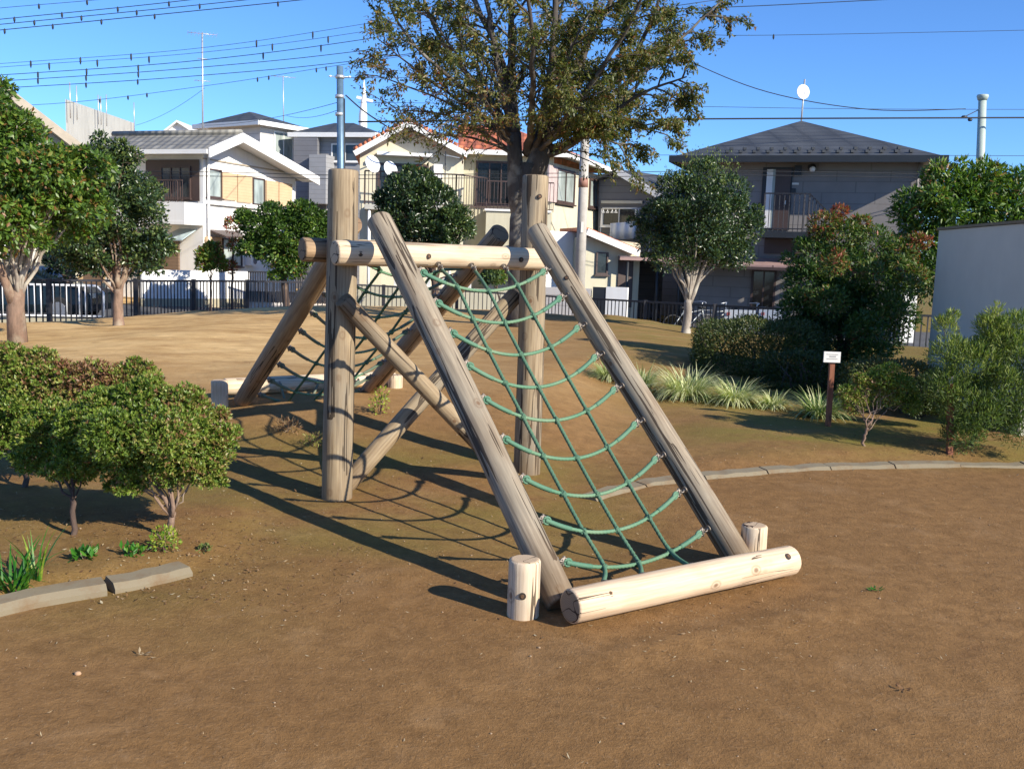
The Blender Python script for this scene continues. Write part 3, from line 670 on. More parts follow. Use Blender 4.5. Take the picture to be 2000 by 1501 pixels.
# ================================================================== FENCE AND STREET FURNITURE
def along(path, step):
    pts = [Vector((x, y, 0)) for x, y in path]; out = []; rem = 0
    for a, b in zip(pts, pts[1:]):
        L = (b-a).length; s = rem
        while s < L: out.append(a.lerp(b, s/L)); s += step
        rem = s-L
    return out
FT = [(-14.5,.72),(-10,.82),(-8.3,.80),(-7,.74),(-4,.66),(0,.55),(2.5,.58),(4.4,.62),(7,.66),(14,.66)]
def ftop(x): return float(np.interp(x, [a for a, b in FT], [b for a, b in FT]))
fpath = FENCE
fpts = along(fpath, 2.0)
ff = thing('park_fence', (fpts[6].x, fpts[6].y, -.4), 'long black metal picket fence along the back of the park', 'fence')
for i, (a, b) in enumerate(zip(fpts, fpts[1:])):
    za, zb = ftop(a.x), ftop(b.x); zlow = -.42; m1 = MB(); d = (b-a)
    mp = MB(); mp.bar((a.x, a.y, zlow-.2), (a.x, a.y, za+.03), .085, .085, Vector((0,1,0))); mp.build('fence_post', M['black_metal'], ff)
    for zo in (-.01, -1.06):
        m1.bar((a.x, a.y, za+zo), (b.x, b.y, zb+zo), .05, .045)
    k = 0
    n_ = int(d.length/.122)
    for k in range(1, n_+1):
        q = a.lerp(b, k/(n_+1)); zt = za+(zb-za)*k/(n_+1); m1.bar((q.x, q.y, zt-1.08), (q.x, q.y, zt), .022, .022, Vector((0,1,0)))
    m1.build('picket_panel', M['black_metal'], ff)
# white guard rail on a low block wall, left
def Yl(px): return 22.0+(px)*.004
gr = thing('guard_rail', P(100, 617, 22.2), 'white tubular guard rail on a low beige wall at the left', 'guard rail')
gA, gB = P(-160, 617, 21.6), P(203, 617, 22.6); gA.z = gB.z = P(100, 617, 22.2).z; gh = P(100, 557, 22.2).z-gA.z
mb = MB(); mb.tube([gA+Vector((0,0,gh)), gB+Vector((-.15,0,gh)), gB+Vector((0,0,gh-.15)), gB], .028, 8); mb.tube([gA, gB], .024, 8); mb.build('rail_frame', M['white_metal'], gr)
mb = MB(); L = (gB-gA).length; s = .1; k = 0
while s < L-.1:
    q = gA+(gB-gA).normalized()*s; mb.tube([q, q+Vector((0,0,gh-.01 if s < L-.18 else gh-.15))], .017, 6); s += (.13, .13, .27)[k % 3]; k += 1
mb.build('bars', M['white_metal'], gr)
lw = MB(); a = gA+Vector((-3, .0, 0)); lw.slab([(a.x, a.y-.1, gA.z-.06), (gB.x+.3, gB.y-.1, gA.z-.06), (gB.x+.3, gB.y+.1, gA.z-.06), (a.x, a.y+.1, gA.z-.06)], .75)
lw.build('block_wall', M['block'], label='low beige block wall under the white guard rail', cat='wall')

# ---- dark car beyond the guard rail
def car(loc, label):
    t = thing('parked_car', loc, label, 'car'); o = Vector(loc)
    def prof(pts, y0, y1, inset=0):
        m_ = MB(); A = [o+Vector((x, y0+inset*(z > .8), z)) for x, z in pts]; B = [o+Vector((x, y1-inset*(z > .8), z)) for x, z in pts]; n = len(pts)
        m_.add(A+B, [tuple(range(n-1, -1, -1)), tuple(range(n, 2*n))]+[(i, (i+1) % n, (i+1) % n+n, i+n) for i in range(n)]); return m_
    body = prof([(-2.1,.3),(-2.15,.55),(-2.1,.82),(-1.6,.92),(-1.2,.93),(1.0,.93),(1.75,.86),(2.1,.72),(2.15,.45),(2.1,.28),(1.7,.22),(-1.7,.22)], -.84, .84, .05)
    b_ = body.build('body', M['car_paint'], t); md = b_.modifiers.new('bevel', 'BEVEL'); md.width = .05; md.segments = 2
    cab = prof([(-1.75,.90),(-1.35,1.28),(-.9,1.42),(.1,1.43),(.45,1.34),(1.15,.90)], -.74, .74, .12); c_ = cab.build('cabin', M['car_paint'], t); md = c_.modifiers.new('bevel', 'BEVEL'); md.width = .06; md.segments = 2
    for pts in ([(-1.5,.95),(-1.2,1.24),(-.45,1.34),(-.45,.95)], [(-.38,.95),(-.38,1.34),(.1,1.34),(.4,1.25),(.85,.95)]):
        prof(pts, -.715, -.60).build('side_window', M['glass_dark'], t).location = (0, -.03, 0)
    for x in (-1.35, 1.35):
        for y in (-.78, .78):
            m_ = MB(); m_.tube([o+Vector((x, y-.1, .31)), o+Vector((x, y+.1, .31))], .31, 22); wh = m_.build('wheel', M['tyre'], t)
            m2 = MB(); m2.tube([o+Vector((x, y-.105, .31)), o+Vector((x, y+.105, .31))], .19, 18); m2.build('rim', M['rim'], wh)
    m_ = MB(); m_.ball(o+Vector((.75, -.92, .98)), (.1, .07, .07), 10); m_.build('mirror', M['car_paint'], t)
    m_ = MB(); m_.box(o+Vector((2.06, -.6, .66)), (.06, .16, .07)); m_.build('headlight', M['glass_pale'], t)
    return t
cp_ = P(40, 560, 25.2); car((cp_.x, cp_.y, -.42), 'dark green car parked behind the white guard rail')

# ---- bicycles by the flats
def bicycle(loc, label, group):
    t = thing('bicycle', loc, label, 'bicycle', group); o = Vector(loc)
    for x in (-.52, .52):
        m_ = MB(); m_.tube([o+Vector((x+.32*math.cos(a), 0, .34+.32*math.sin(a))) for a in np.linspace(0, 2*math.pi, 25)], .018, 6)
        for k in range(10): a = k*math.pi/5; m_.tube([o+Vector((x, 0, .34)), o+Vector((x+.31*math.cos(a), 0, .34+.31*math.sin(a)))], .003, 4)
        m_.build('wheel', M['tyre'], t)
    m_ = MB(); q = lambda x, z: o+Vector((x, 0, z))
    for a, b in (((-.52,.34),(-.08,.32)), ((-.08,.32),(-.2,.78)), ((-.08,.32),(.36,.72)), ((-.18,.7),(.36,.78)), ((-.52,.34),(-.2,.72)), ((.52,.34),(.38,.9))): m_.tube([q(*a), q(*b)], .016, 6)
    m_.build('frame', M['bike'], t)
    m_ = MB(); m_.ball(q(-.21, .84), (.13, .07, .04), 8); m_.build('saddle', M['tyre'], t)
    m_ = MB(); m_.tube([o+Vector((.30, -.26, .98)), o+Vector((.40, -.1, 1.0)), o+Vector((.40, .1, 1.0)), o+Vector((.30, .26, .98))], .013, 6); m_.tube([q(.38, .88), q(.40, 1.0)], .014, 6); m_.build('handlebar', M['aluminium'], t)
    m_ = MB()
    for dz in (0, .11, .22):
        m_.tube([o+Vector((.5+sx*(.13+dz*.15), sy*(.11+dz*.1), .68+dz)) for sx, sy in ((-1,-1),(1,-1),(1,1),(-1,1),(-1,-1))], .005, 4)
    m_.build('basket', M['aluminium'], t); return t
bp = P(1345, 640, 25.0); b0 = bicycle((bp.x, bp.y, -.42), 'bicycle behind the fence left of the pale trunk', 'bicycles parked by the flats'); b0.rotation_euler = (0, 0, .5)
for px, rz, lab in ((1385, -.35, 'bicycle behind the fence just right of the pale trunk'), (1448, .2, 'bicycle with its handlebar showing above the white sheets')):
    q = P(px, 640, 25.3); copy_tree(b0, (q.x, q.y, -.42), lab, (0, 0, rz))
# pale sheets fixed behind the fence
for px0, px1, lab, fr in ((1414, 1476, 'pale sheet on the fence with a framed dark notice', True), (1483, 1531, 'pale sheet on the fence near the red-leaved tree', False)):
    Y = 22.6; a = P(px0, 604, Y); b = P(px1, 604+(px1-px0)*.03, Y-.25); h = (a-P(px0, 642, Y)).z
    t = thing('notice_sheet', a-Vector((0,0,h)), lab, 'notice'); mb = MB(); mb.slab([a, b, b+Vector((0,.02,0)), a+Vector((0,.02,0))], h); mb.build('sheet', M['banner'], t)
    d = (b-a); dn = d.normalized(); n_ = Vector((dn.y, -dn.x, 0))
    m_ = MB(); c = a+d*.1-Vector((0,0,h*.22))+n_*.012; m_.bar(c, c+dn*.07, .008, .07); m_.build('mark', M['red_ink'], t)
    if fr:
        m_ = MB(); x0, x1, z0, z1 = .3, .93, .42, .68
        for (p, q) in (((x0,z0),(x1,z0)),((x0,z1),(x1,z1)),((x0,z0),(x0,z1)),((x1,z0),(x1,z1))):
            m_.bar(a+d*p[0]-Vector((0,0,h*p[1]))+n_*.015, a+d*q[0]-Vector((0,0,h*q[1]))+n_*.015, .01, .022, n_)
        x = x0+.05
        while x < x1-.06: m_.box(a+d*x-Vector((0,0,h*.55))+n_*.012, (.012, .004, .03), (dn, n_, Vector((0,0,1)))); x += .055
        m_.build('notice_frame', M['ink'], t)

# ================================================================== BUILDINGS
class Wall:
    """upright wall plane between two surveyed plan points"""
    def __init__(s, pxa, Ya, pxb, Yb, py=500):
        a, b = P(pxa, py, Ya), P(pxb, py, Yb); s.A = Vector((a.x, a.y, 0)); s.B = Vector((b.x, b.y, 0)); s.L = (s.B-s.A).length
        s.d = (s.B-s.A).normalized(); s.n = Vector((s.d.y, -s.d.x, 0))
        if s.n.y > 0: s.n = -s.n
    def pt(s, px, py, off=0):
        r = ray(px, py); A = s.A+s.n*off; t = (A-CP).dot(s.n)/r.dot(s.n); return CP+r*t
    def sz(s, px, py, off=0):
        p = s.pt(px, py, off); return (p-s.A).dot(s.d), p.z
    def at(s, u, z, off=0): return s.A+s.d*u+s.n*off+Vector((0, 0, z))
    def blk(s, mb, u0, u1, z0, z1, o0, o1):
        mb.add([s.at(u, z, o) for u in (u0, u1) for o in (o0, o1) for z in (z0, z1)], [(0,1,3,2),(4,6,7,5),(0,4,5,1),(2,3,7,6),(0,2,6,4),(1,5,7,3)]); return mb
    def rect(s, px0, py0, px1, py1, off=0):
        u0, z1 = s.sz(px0, py0, off); u1, z0 = s.sz(px1, py1, off); return min(u0, u1), max(u0, u1), min(z0, z1), max(z0, z1)
def wbox(wl, r, o0, o1, name, mat, parent, label=None):
    o = wl.blk(MB(), *r, o0, o1).build(name, M[mat], parent); 
    if label: o['label'] = label
    return o
def window(wl, r, parent, frame='trim_white', pane='glass', fw=.05, mull=1, name='window', sill=True, off=0):
    u0, u1, z0, z1 = r; m_ = MB()
    wl.blk(m_, u0-fw, u0, z0-fw, z1+fw, off+.0, off+.06); wl.blk(m_, u1, u1+fw, z0-fw, z1+fw, off, off+.06); wl.blk(m_, u0, u1, z1, z1+fw, off, off+.06); wl.blk(m_, u0, u1, z0-fw, z0, off, off+.06)
    for k in range(1, mull+1):
        u = u0+(u1-u0)*k/(mull+1); wl.blk(m_, u-.02, u+.02, z0, z1, off+.02, off+.055)
    f = m_.build(name, M[frame], parent); wl.blk(MB(), u0, u1, z0, z1, off+.005, off+.02).build('pane', M[pane], f)
    if sill: wl.blk(MB(), u0-fw-.04, u1+fw+.04, z0-fw-.05, z0-fw-.003, off+.0, off+.12).build('sill', M[frame], f)
    return f
GZ0 = -.45
def body_walls(wl, u0, u1, top, depth, mat, parent, z0=GZ0, name='wall'):
    return wl.blk(MB(), u0, u1, z0, top, 0, -depth).build(name, M[mat], parent)
def railing(p0, p1, h, parent, mat='black_metal', step=.13, name='railing', top=.05):
    m_ = MB(); p0, p1 = Vector(p0), Vector(p1); up = Vector((0,0,h)); m_.bar(p0+up, p1+up, top, .04); m_.bar(p0+Vector((0,0,.08)), p1+Vector((0,0,.08)), .03, .03)
    n = max(2, int((p1-p0).length/step))
    for k in range(n+1):
        q = p0.lerp(p1, k/n); m_.bar(q, q+up, .02 if k % 8 else .045, .02 if k % 8 else .045, Vector((0,1,0)))
    return m_.build(name, M[mat], parent)

# ---- apartment house on the right
ap = Wall(1345, 31.0, 1788, 28.8); apt = thing('apartment_house', ap.at(0, GZ0), 'two-storey mauve-grey apartment house with a dark hipped roof at the right', 'house')
ez = ap.pt(1560, 306, .75).z; top = ez-.05
body_walls(ap, 0, ap.L, top, 8.5, 'apt_wall', apt)
# hip roof
ov = .55; ovf = .75; E = [ap.at(-ov, ez, ovf), ap.at(ap.L+ov, ez, ovf), ap.at(ap.L+ov, ez, -8.5-ov), ap.at(-ov, ez, -8.5-ov)]
apx = P(1565, 236, 34.5); apx2 = apx-ap.n*.8
rf = MB(); rf.add(E+[apx, apx2], [(0,1,4),(1,2,5,4),(2,3,5),(3,0,4,5)]); roof = rf.build('roof', M['tile_dark'], apt)
g_ = MB(); ap.blk(g_, -ov-.06, ap.L+ov+.06, ez-.16, ez+.03, ovf-.02, ovf+.10); ap.blk(g_, -ov-.06, -ov+.05, ez-.16, ez+.03, -9, ovf-.03); ap.blk(g_, ap.L+ov-.05, ap.L+ov+.06, ez-.16, ez+.03, -9, ovf-.03); g_.build('gutter', M['trim_dark'], roof)
ap.blk(MB(), -ov+.06, ap.L+ov-.06, ez-.1, ez-.03, -9, ovf-.05).build('soffit', M['soffit'], roof)
slope = (apx-E[0].lerp(E[1], .5))
for row, (f, n_, sh_) in enumerate(((.09, 15, 0), (.16, 14, .5))):
    for k in range(n_):
        u = .8+(ap.L-1.0)*(k+sh_)/14; q = ap.at(u, ez, ovf)+Vector((slope.x, slope.y, slope.z))*f; q.x = ap.at(u, 0, ovf).x; MB().box(q+Vector((0,0,.04)), (.05, .05, .035)).build('snow_guard', M['trim_dark'], roof)
dr = ap.rect(1491, 327, 1541, 449)
ap.blk(MB(), *dr, .0, .05).build('door_surround', M['trim_dark'], apt)
d_ = wbox(ap, ap.rect(1516, 331, 1538, 449), .05, .08, 'door', 'brown_frame', apt); wbox(ap, ap.rect(1532, 392, 1535, 400), .08, .12, 'handle', 'aluminium', d_)
wbox(ap, ap.rect(1499, 331, 1503, 447), .05, .075, 'side_light', 'trim_white', apt); wbox(ap, ap.rect(1505, 331, 1511, 447), .05, .07, 'side_light', 'glass_pale', apt)
wbox(ap, ap.rect(1553, 324, 1565, 343), .0, .14, 'meter_box', 'trim_dark', apt)
q = ap.pt(1586, 327, .14); MB().ball(q, (.13, .12, .11), 12).build('wall_lamp', M['trim_dark'], apt); MB().ball(q-Vector((0, .06, .05)), (.09, .09, .09), 12).build('lamp_glass', M['dish'], apt)
wbox(ap, ap.rect(1544, 357, 1560, 361), 0, .03, 'name_plate', 'sign_white', apt); wbox(ap, ap.rect(1546, 368, 1554, 377), 0, .05, 'doorbell', 'trim_dark', apt)
# landing, railing, stairs
lz = ap.pt(1530, 452, 1.1).z; lu0 = ap.sz(1490, 450, 1.1)[0]; lu1 = ap.sz(1577, 450, 1.1)[0]
ap.blk(MB(), lu0-.1, lu1+.1, lz-.18, lz, .0, 1.15).build('landing', M['trim_dark'], apt)
railing(ap.at(lu0, lz, 1.1), ap.at(lu1, lz, 1.1), 1.08, apt)
railing(ap.at(lu1, lz, 1.1), ap.at(lu1+2.6, lz-2.5, 1.1), 1.08, apt, name='stair_railing')
st = MB()
for k in range(14): ap.blk(st, lu1+.1+k*.2, lu1+.32+k*.2, lz-.2-k*.19, lz-.14-k*.19, .05, 1.08)
st.build('stairs', M['trim_dark'], apt)
wbox(ap, ap.rect(1494, 466, 1560, 497), .0, .06, 'alcove_shade', 'brown_frame', apt)  # flat dark panel, shade of the alcove painted onto the wall
cz0 = ap.rect(1300, 500, 1575, 521, .9)
cn = MB(); u0, u1, z0, z1 = cz0; cn.slab([ap.at(u0, z0, 1.3), ap.at(u1, z0, 1.3), ap.at(u1, z1+.05, .02), ap.at(u0, z1+.05, .02)], .05); cn.build('canopy', M['canopy_pink'], apt)
k_ = MB()
for f in (.25, .5, .78): ap.blk(k_, u0+(u1-u0)*f-.02, u0+(u1-u0)*f+.02, z0-.1, z0+.01, 0.02, 1.3)
ap.blk(k_, u0, u1, z0-.13, z0-.06, 1.24, 1.32); k_.build('canopy_frame', M['brown_frame'], apt)
window(ap, ap.rect(1473, 530, 1508, 606), apt, 'brown_frame', 'glass_dark', .06, 1)
window(ap, ap.rect(1310, 535, 1340, 590), apt, 'brown_frame', 'glass', .05, 1) if False else None
dp = MB(); q0 = ap.at(ap.L-.12, ez-.1, .09); dp.tube([q0, ap.at(ap.L-.12, GZ0, .09)], .035, 8); dp.build('downpipe', M['apt_wall'], apt)
# dish on the roof top
ds = thing('satellite_dish', apx, 'round white dish on a mast above the apex of the dark hipped roof', 'dish')
tp = P(1570, 155, 34.5); MB().tube([apx-Vector((0,0,.2)), Vector((apx.x+.02, apx.y, tp.z))], .03, 8).build('mast', M['aluminium'], ds)
c = P(1568, 180, 34.3)
def dish(c, r, n, parent):
    n = n.normalized(); a = n.cross(Vector((0,0,1))).normalized(); b = n.cross(a); V = [c-n*.12*r]; Fc = []
    for i in range(1, 5):
        rr = r*i/4
        V += [c+n*(-.12*r+.30*r*(i/4)**2)+(a*math.cos(2*math.pi*k/20)+b*math.sin(2*math.pi*k/20)*1.12)*rr for k in range(20)]
    Fc = [(0, 1+k, 1+(k+1) % 20) for k in range(20)]
    for i in range(3): Fc += [(1+i*20+k, 1+(i+1)*20+k, 1+(i+1)*20+(k+1) % 20, 1+i*20+(k+1) % 20) for k in range(20)]
    m_ = MB().add(V, Fc, True); o = m_.build('reflector', M['dish'], parent); md = o.modifiers.new('thick', 'SOLIDIFY'); md.thickness = .015
    MB().tube([c-b*r*.9*-1*0+Vector((0,0,-r*.95)), c+n*r*.8+Vector((0,0,-r*.2))], .012, 6).build('feed_arm', M['aluminium'], parent)
dish(c, .22, Vector((.15, -1, .15)), ds)

# ---- white gabled house, left
wh = thing('white_house', P(395, 560, 36), 'white two-storey house with grey tiled gable roof and beige shutters', 'house')
w1 = Wall(397, 36, 577, 42); w2 = Wall(205, 37.6, 397, 36)
out = [w1.sz(*q) for q in ((397,288),(437,268),(484,284),(530,308),(577,337))]
dpt = w2.d*-1*w2.L
g_ = MB(); poly = [w1.at(0, GZ0), w1.at(w1.L, GZ0)]+[w1.at(u, z) for u, z in reversed(out)]
g_.slab(poly, w2.L, -w2.d); g_.build('wall', M['white_wall'], wh)
# ground floor + upper shutters on gable wall
for a in ((431,336,459,392),(461,340,489,397),(517,352,540,401),(542,356,567,405)):
    f = wbox(w1, w1.rect(*a), .0, .09, 'shutter', 'beige_shutter', wh)
m_ = MB(); u0, _, z0, z1 = w1.rect(404, 331, 430, 385); u1 = w1.sz(568, 357)[0]
for a in ((404,331,430,385,),(494,349,514,399)): window(w1, w1.rect(*a), wh, 'brown_frame', 'glass_pale', .05, 0)
w1.blk(MB(), u0-.1, w1.L-.35, z0-.30, z0-.16, 0, .13).build('string_course', M['white_wall'], wh)
w1.blk(MB(), 0, w1.L-.2, w1.sz(440, 318)[1], w1.sz(440, 318)[1]+.05, 0, .05).build('trim_board', M['soffit'], wh)
wbox(w1, w1.rect(*(399,462,430,520)), .0, .09, 'shutter', 'beige_shutter', wh)
window(w1, w1.rect(435, 468, 470, 518), wh, 'brown_frame', 'glass_pale', .05, 1)
aw = w1.rect(430, 455, 478, 463, .5); m_ = MB(); m_.slab([w1.at(aw[0], aw[2], .75), w1.at(aw[1], aw[2], .75), w1.at(aw[1], aw[3]+.12, 0), w1.at(aw[0], aw[3]+.12, 0)], .06); m_.build('awning', M['brown_frame'], wh)
wbox(w1, w1.rect(528, 470, 556, 520), .0, .09, 'shutter', 'beige_shutter', wh)
MB().tube([w1.at(.2, w1.sz(397, 300)[1], .1), w1.at(.2, GZ0, .1)], .05, 8).build('downpipe', M['trim_white'], wh)
# side with recessed balcony
rc = w2.rect(285, 312, 390, 393); w2.blk(MB(), *rc, .0, .02).build('recess_shade', M['brown_frame'], wh)  # flat dark sheet, the set-back's shade put into its colour
window(w2, w2.rect(318, 328, 372, 385), wh, 'brown_frame', 'glass', .05, 2, off=.02)
bz = w2.sz(330, 432, 1.0); bu0 = w2.sz(265, 430, 1.0)[0]; zt = w2.sz(330, 394, 1.0)[1]
m_ = MB(); w2.blk(m_, bu0, w2.L+.02, bz[1], zt, .92, 1.02); w2.blk(m_, bu0, w2.L+.02, bz[1]-.1, bz[1]-.003, 0, 1.04); w2.blk(m_, bu0, bu0+.1, bz[1], zt, 0.02, .917); w2.blk(m_, w2.L-.1, w2.L+.02, bz[1], zt, 0.02, .917); m_.build('balcony', M['white_wall'], wh)
railing(w2.at(bu0+.2, zt, .97), w2.at(w2.L-.1, zt, .97), .75, wh, 'brown_frame', .1)

for a in ((317,470,352,560),(165,520,200,560)): wbox(w2, w2.rect(*a), .0, .08, 'louvre_door', 'brown_louvre', wh)
wbox(w2, w2.rect(268, 452, 314, 560), .0, .05, 'garage_shade', 'glass_dark', wh)  # dark sheet on the wall standing for the shade inside the garage
aw = w2.rect(318, 445, 366, 468, .5); m_ = MB(); m_.slab([w2.at(aw[0], aw[2], .8), w2.at(aw[1], aw[2], .8), w2.at(aw[1], aw[3], 0), w2.at(aw[0]+.3, aw[3], 0)], .04); m_.build('awning', M['canopy_clear'], wh)
# roof: two slopes over the ridge, with barge boards
pk = out[1]; rn = w1.n
def gp(u, z, o): return w1.A+w1.d*u+w1.n*o+Vector((0,0,z))
o0 = .75; Ld = w2.L+.5
lo1 = gp(-.75, out[0][1]-.12, o0); pkp = gp(pk[0], pk[1]+.12, o0); lo2 = gp(w1.L+.5, out[-1][1]-.16, o0)
bk = -w2.d*-1
back = (w2.A-w2.B).normalized()*(w2.L+1.4)
r_ = MB(); th = Vector((0,0,-.14)); pk_b = pkp+back+Vector((0,0,-.1))
for a, b in ((lo1, pkp), (pkp, lo2)):
    r_.slab([a, b, b+back, a+back], .14)
rr_ = r_.build('roof', M['tile_grey'], wh)
b_ = MB(); 
for a, b in ((lo1, pkp), (pkp, lo2)):
    b_.slab([a+rn*.04+Vector((0,0,.03)), b+rn*.04+Vector((0,0,.03)), b+rn*.10+Vector((0,0,.03)), a+rn*.10+Vector((0,0,.03))], .34)
b_.build('barge_board', M['trim_white'], rr_)
b_ = MB(); b_.slab([lo1+Vector((0,0,-.16)), pkp+Vector((0,0,-.16)), pkp-rn*.73+Vector((0,0,-.16)), lo1-rn*.73+Vector((0,0,-.16))], .03); b_.slab([pkp+Vector((0,0,-.16)), lo2+Vector((0,0,-.16)), lo2-rn*.73+Vector((0,0,-.16)), pkp-rn*.73+Vector((0,0,-.16))], .03); b_.build('soffit', M['trim_white'], rr_)
MB().tube([pkp+Vector((0,0,.05)), pkp+back+Vector((0,0,.05))], .11, 8).build('ridge', M['tile_grey'], rr_)
m_ = MB(); m_.bar(lo1+Vector((0,0,-.1)), lo1+back+Vector((0,0,-.1)), .1, .16); m_.build('gutter', M['trim_white'], rr_)
# white garden wall before it
gw = Wall(276, 31.5, 487, 33.5); gwz = gw.sz(370, 528)[1]
t = thing('garden_wall', gw.at(0, GZ0), 'white garden wall on beige blocks below the white house', 'wall')
gw.blk(MB(), 0, gw.L, gw.sz(370, 583)[1], gwz, 0, -.18).build('wall_top', M['white_wall'], t); gw.blk(MB(), -.02, gw.L+.02, GZ0-.3, gw.sz(370, 583)[1]-.004, .02, -.2).build('block_base', M['block'], t)
gl = thing('slatted_gate', P(560, 590, 33), 'dark slatted gate right of the white garden wall', 'gate'); gg = Wall(484, 32.5, 640, 33)
m_ = MB(); r = gg.rect(484, 530, 640, 592); n_ = 34
for k in range(n_): u = r[0]+(r[1]-r[0])*k/n_; gg.blk(m_, u, u+.035, r[2], r[3], 0, .03)
gg.blk(m_, r[0], r[1], r[3]-.03, r[3]+.02, .035, .06); m_.build('slats', M['black_metal'], gl)
gg.blk(MB(), r[0], r[1], GZ0, r[2]+.35, -.2, -.02).build('low_wall', M['pale_wall'], gl)

def ac_unit(wl, px0, py0, px1, py1, parent, off=0.02):
    r = wl.rect(px0, py0, px1, py1); o = wl.blk(MB(), *r, off, off+.28).build('air_conditioner', M['dish'], parent)
    c = wl.at(r[0]+(r[1]-r[0])*.4, (r[2]+r[3])/2, off+.285); MB().tube([c-wl.n*.004, c+wl.n*.006], min(r[1]-r[0], r[3]-r[2])*.36, 18).build('fan_grille', M['grey_wall_dark'], o)
ac_unit(w1, 478, 500, 496, 518, wh); ac_unit(w1, 556, 410, 572, 426, wh)
# ---- grey house behind
gy = thing('grey_house', P(560, 560, 50), 'tall grey house with hipped roofs behind the white house', 'house')
ga = Wall(508, 50, 578, 52); body_walls(ga, 0, ga.L, ga.sz(540, 246)[1], 3.9, 'pale_wall', gy)
gb = Wall(578, 51, 720, 50); body_walls(gb, .03, gb.L, gb.sz(640, 264)[1], 5, 'grey_wall', gy, name='wing_wall')
gc = Wall(577, 50.6, 622, 50.3); gc.blk(MB(), 0, gc.L, GZ0, gc.sz(600, 264)[1]-.15, .0, .25).build('painted_shade_panel', M['grey_wall_dark'], gy)  # darker siding box carries the shade on this stretch of grey wall
window(ga, ga.rect(536, 258, 570, 312), gy, 'trim_white', 'glass_pale', .07, 1); window(gb, gb.rect(650, 283, 700, 314), gy, 'trim_white', 'glass', .06, 1)
window(gb, gb.rect(640, 385, 690, 430), gy, 'trim_white', 'glass', .06, 1)
zb_ = gb.sz(640, 340)[1]; gb.blk(MB(), 1.2, 2.1, gb.sz(640, 400)[1], gb.sz(640, 306)[1], .02, 1.0).build('balcony', M['grey_wall'], gy)
def hip(parent, pts, apex, gcol='trim_white', mat='tile_dark'):
    m_ = MB(); n = len(pts); m_.add(list(pts)+list(apex), [(0,1,n+1,n),(1,2,n+1),(2,3,n,n+1),(3,0,n)]); o = m_.build('roof', M[mat], parent)
    e = MB()
    for i in range(4): e.bar(pts[i]+Vector((0,0,-.09)), pts[(i+1) % 4]+Vector((0,0,-.09)), .12, .22)
    e.build('fascia', M[gcol], o); s_ = MB(); s_.slab([q+Vector((0,0,-.12)) for q in pts], .03); s_.build('soffit', M['trim_white'], o); return o
z = ga.sz(540, 244)[1]; q = [ga.at(-.5, z, .5), ga.at(ga.L+.5, z, .5), ga.at(ga.L+.5, z, -4.5), ga.at(-.5, z, -4.5)]; hp = P(505, 224, 53)
hip(gy, q, [ga.at(ga.L*.5-.15, hp.z, -2.0), ga.at(ga.L*.5+.15, hp.z, -2.0)])
z = gb.sz(640, 264)[1]+.05; q = [gb.at(-.2, z, .5), gb.at(gb.L+.5, z, .5), gb.at(gb.L+.5, z, -5.5), gb.at(-.2, z, -5.5)]; hp = P(610, 238, 53)
hip(gy, q, [gb.at(.9, hp.z, -2.5), gb.at(gb.L-2, hp.z, -2.5)])
MB().tube([gb.at(.75, z-.2, .2), gb.at(.75, z-1.4, .2), gb.at(1.15, z-1.7, .2), gb.at(1.15, GZ0, .2)], .05, 8).build('downpipe', M['trim_white'], gy)

# ---- concrete block building, far left
cb = thing('concrete_building', P(200, 560, 58), 'bare weathered concrete block rising above the trees at the left', 'building')
c1 = Wall(135, 56, 266, 66); cz = c1.sz(146, 200)[1]; bd_ = Vector((c1.B.x, c1.B.y, 0)).normalized()*5; m_ = MB(); m_.slab([c1.at(0, cz), c1.at(c1.L, cz), c1.at(c1.L, cz)+bd_, c1.at(0, cz)+bd_], cz-GZ0); m_.build('wall', M['conc'], cb)
for k, (px, h) in enumerate(((135,38),(150,36),(192,30),(197,28),(208,35),(262,35))):
    b = c1.pt(max(px, 137), 205+(px-146)*.24, -.3); MB().tube([b-Vector((0,0,.8)), b+Vector((0,0,h/FPX*58))], .03, 5).build('rod', M['aluminium'], cb)
# small distant gable
sg = thing('distant_house', P(350, 560, 60), 'small white gable peeking over the grey tiled roof', 'house')
s1 = Wall(330, 60, 372, 60); q = [s1.at(0, GZ0), s1.at(s1.L, GZ0), s1.at(s1.L, s1.sz(372, 252)[1]), s1.at(s1.L/2, s1.sz(351, 240)[1]), s1.at(0, s1.sz(330, 256)[1])]
m_ = MB(); m_.slab(q, 5, Vector((0,1,0))); m_.build('wall', M['white_wall'], sg)
m_ = MB(); a, b, c = q[4]+Vector((-.2,-.3,-.05)), q[3]+Vector((0,-.3,.12)), q[2]+Vector((.2,-.3,-.05))
for e, f in ((a, b), (b, c)): m_.slab([e, f, f+Vector((0,5.6,0)), e+Vector((0,5.6,0))], .12)
m_.build('roof', M['trim_white'], sg)

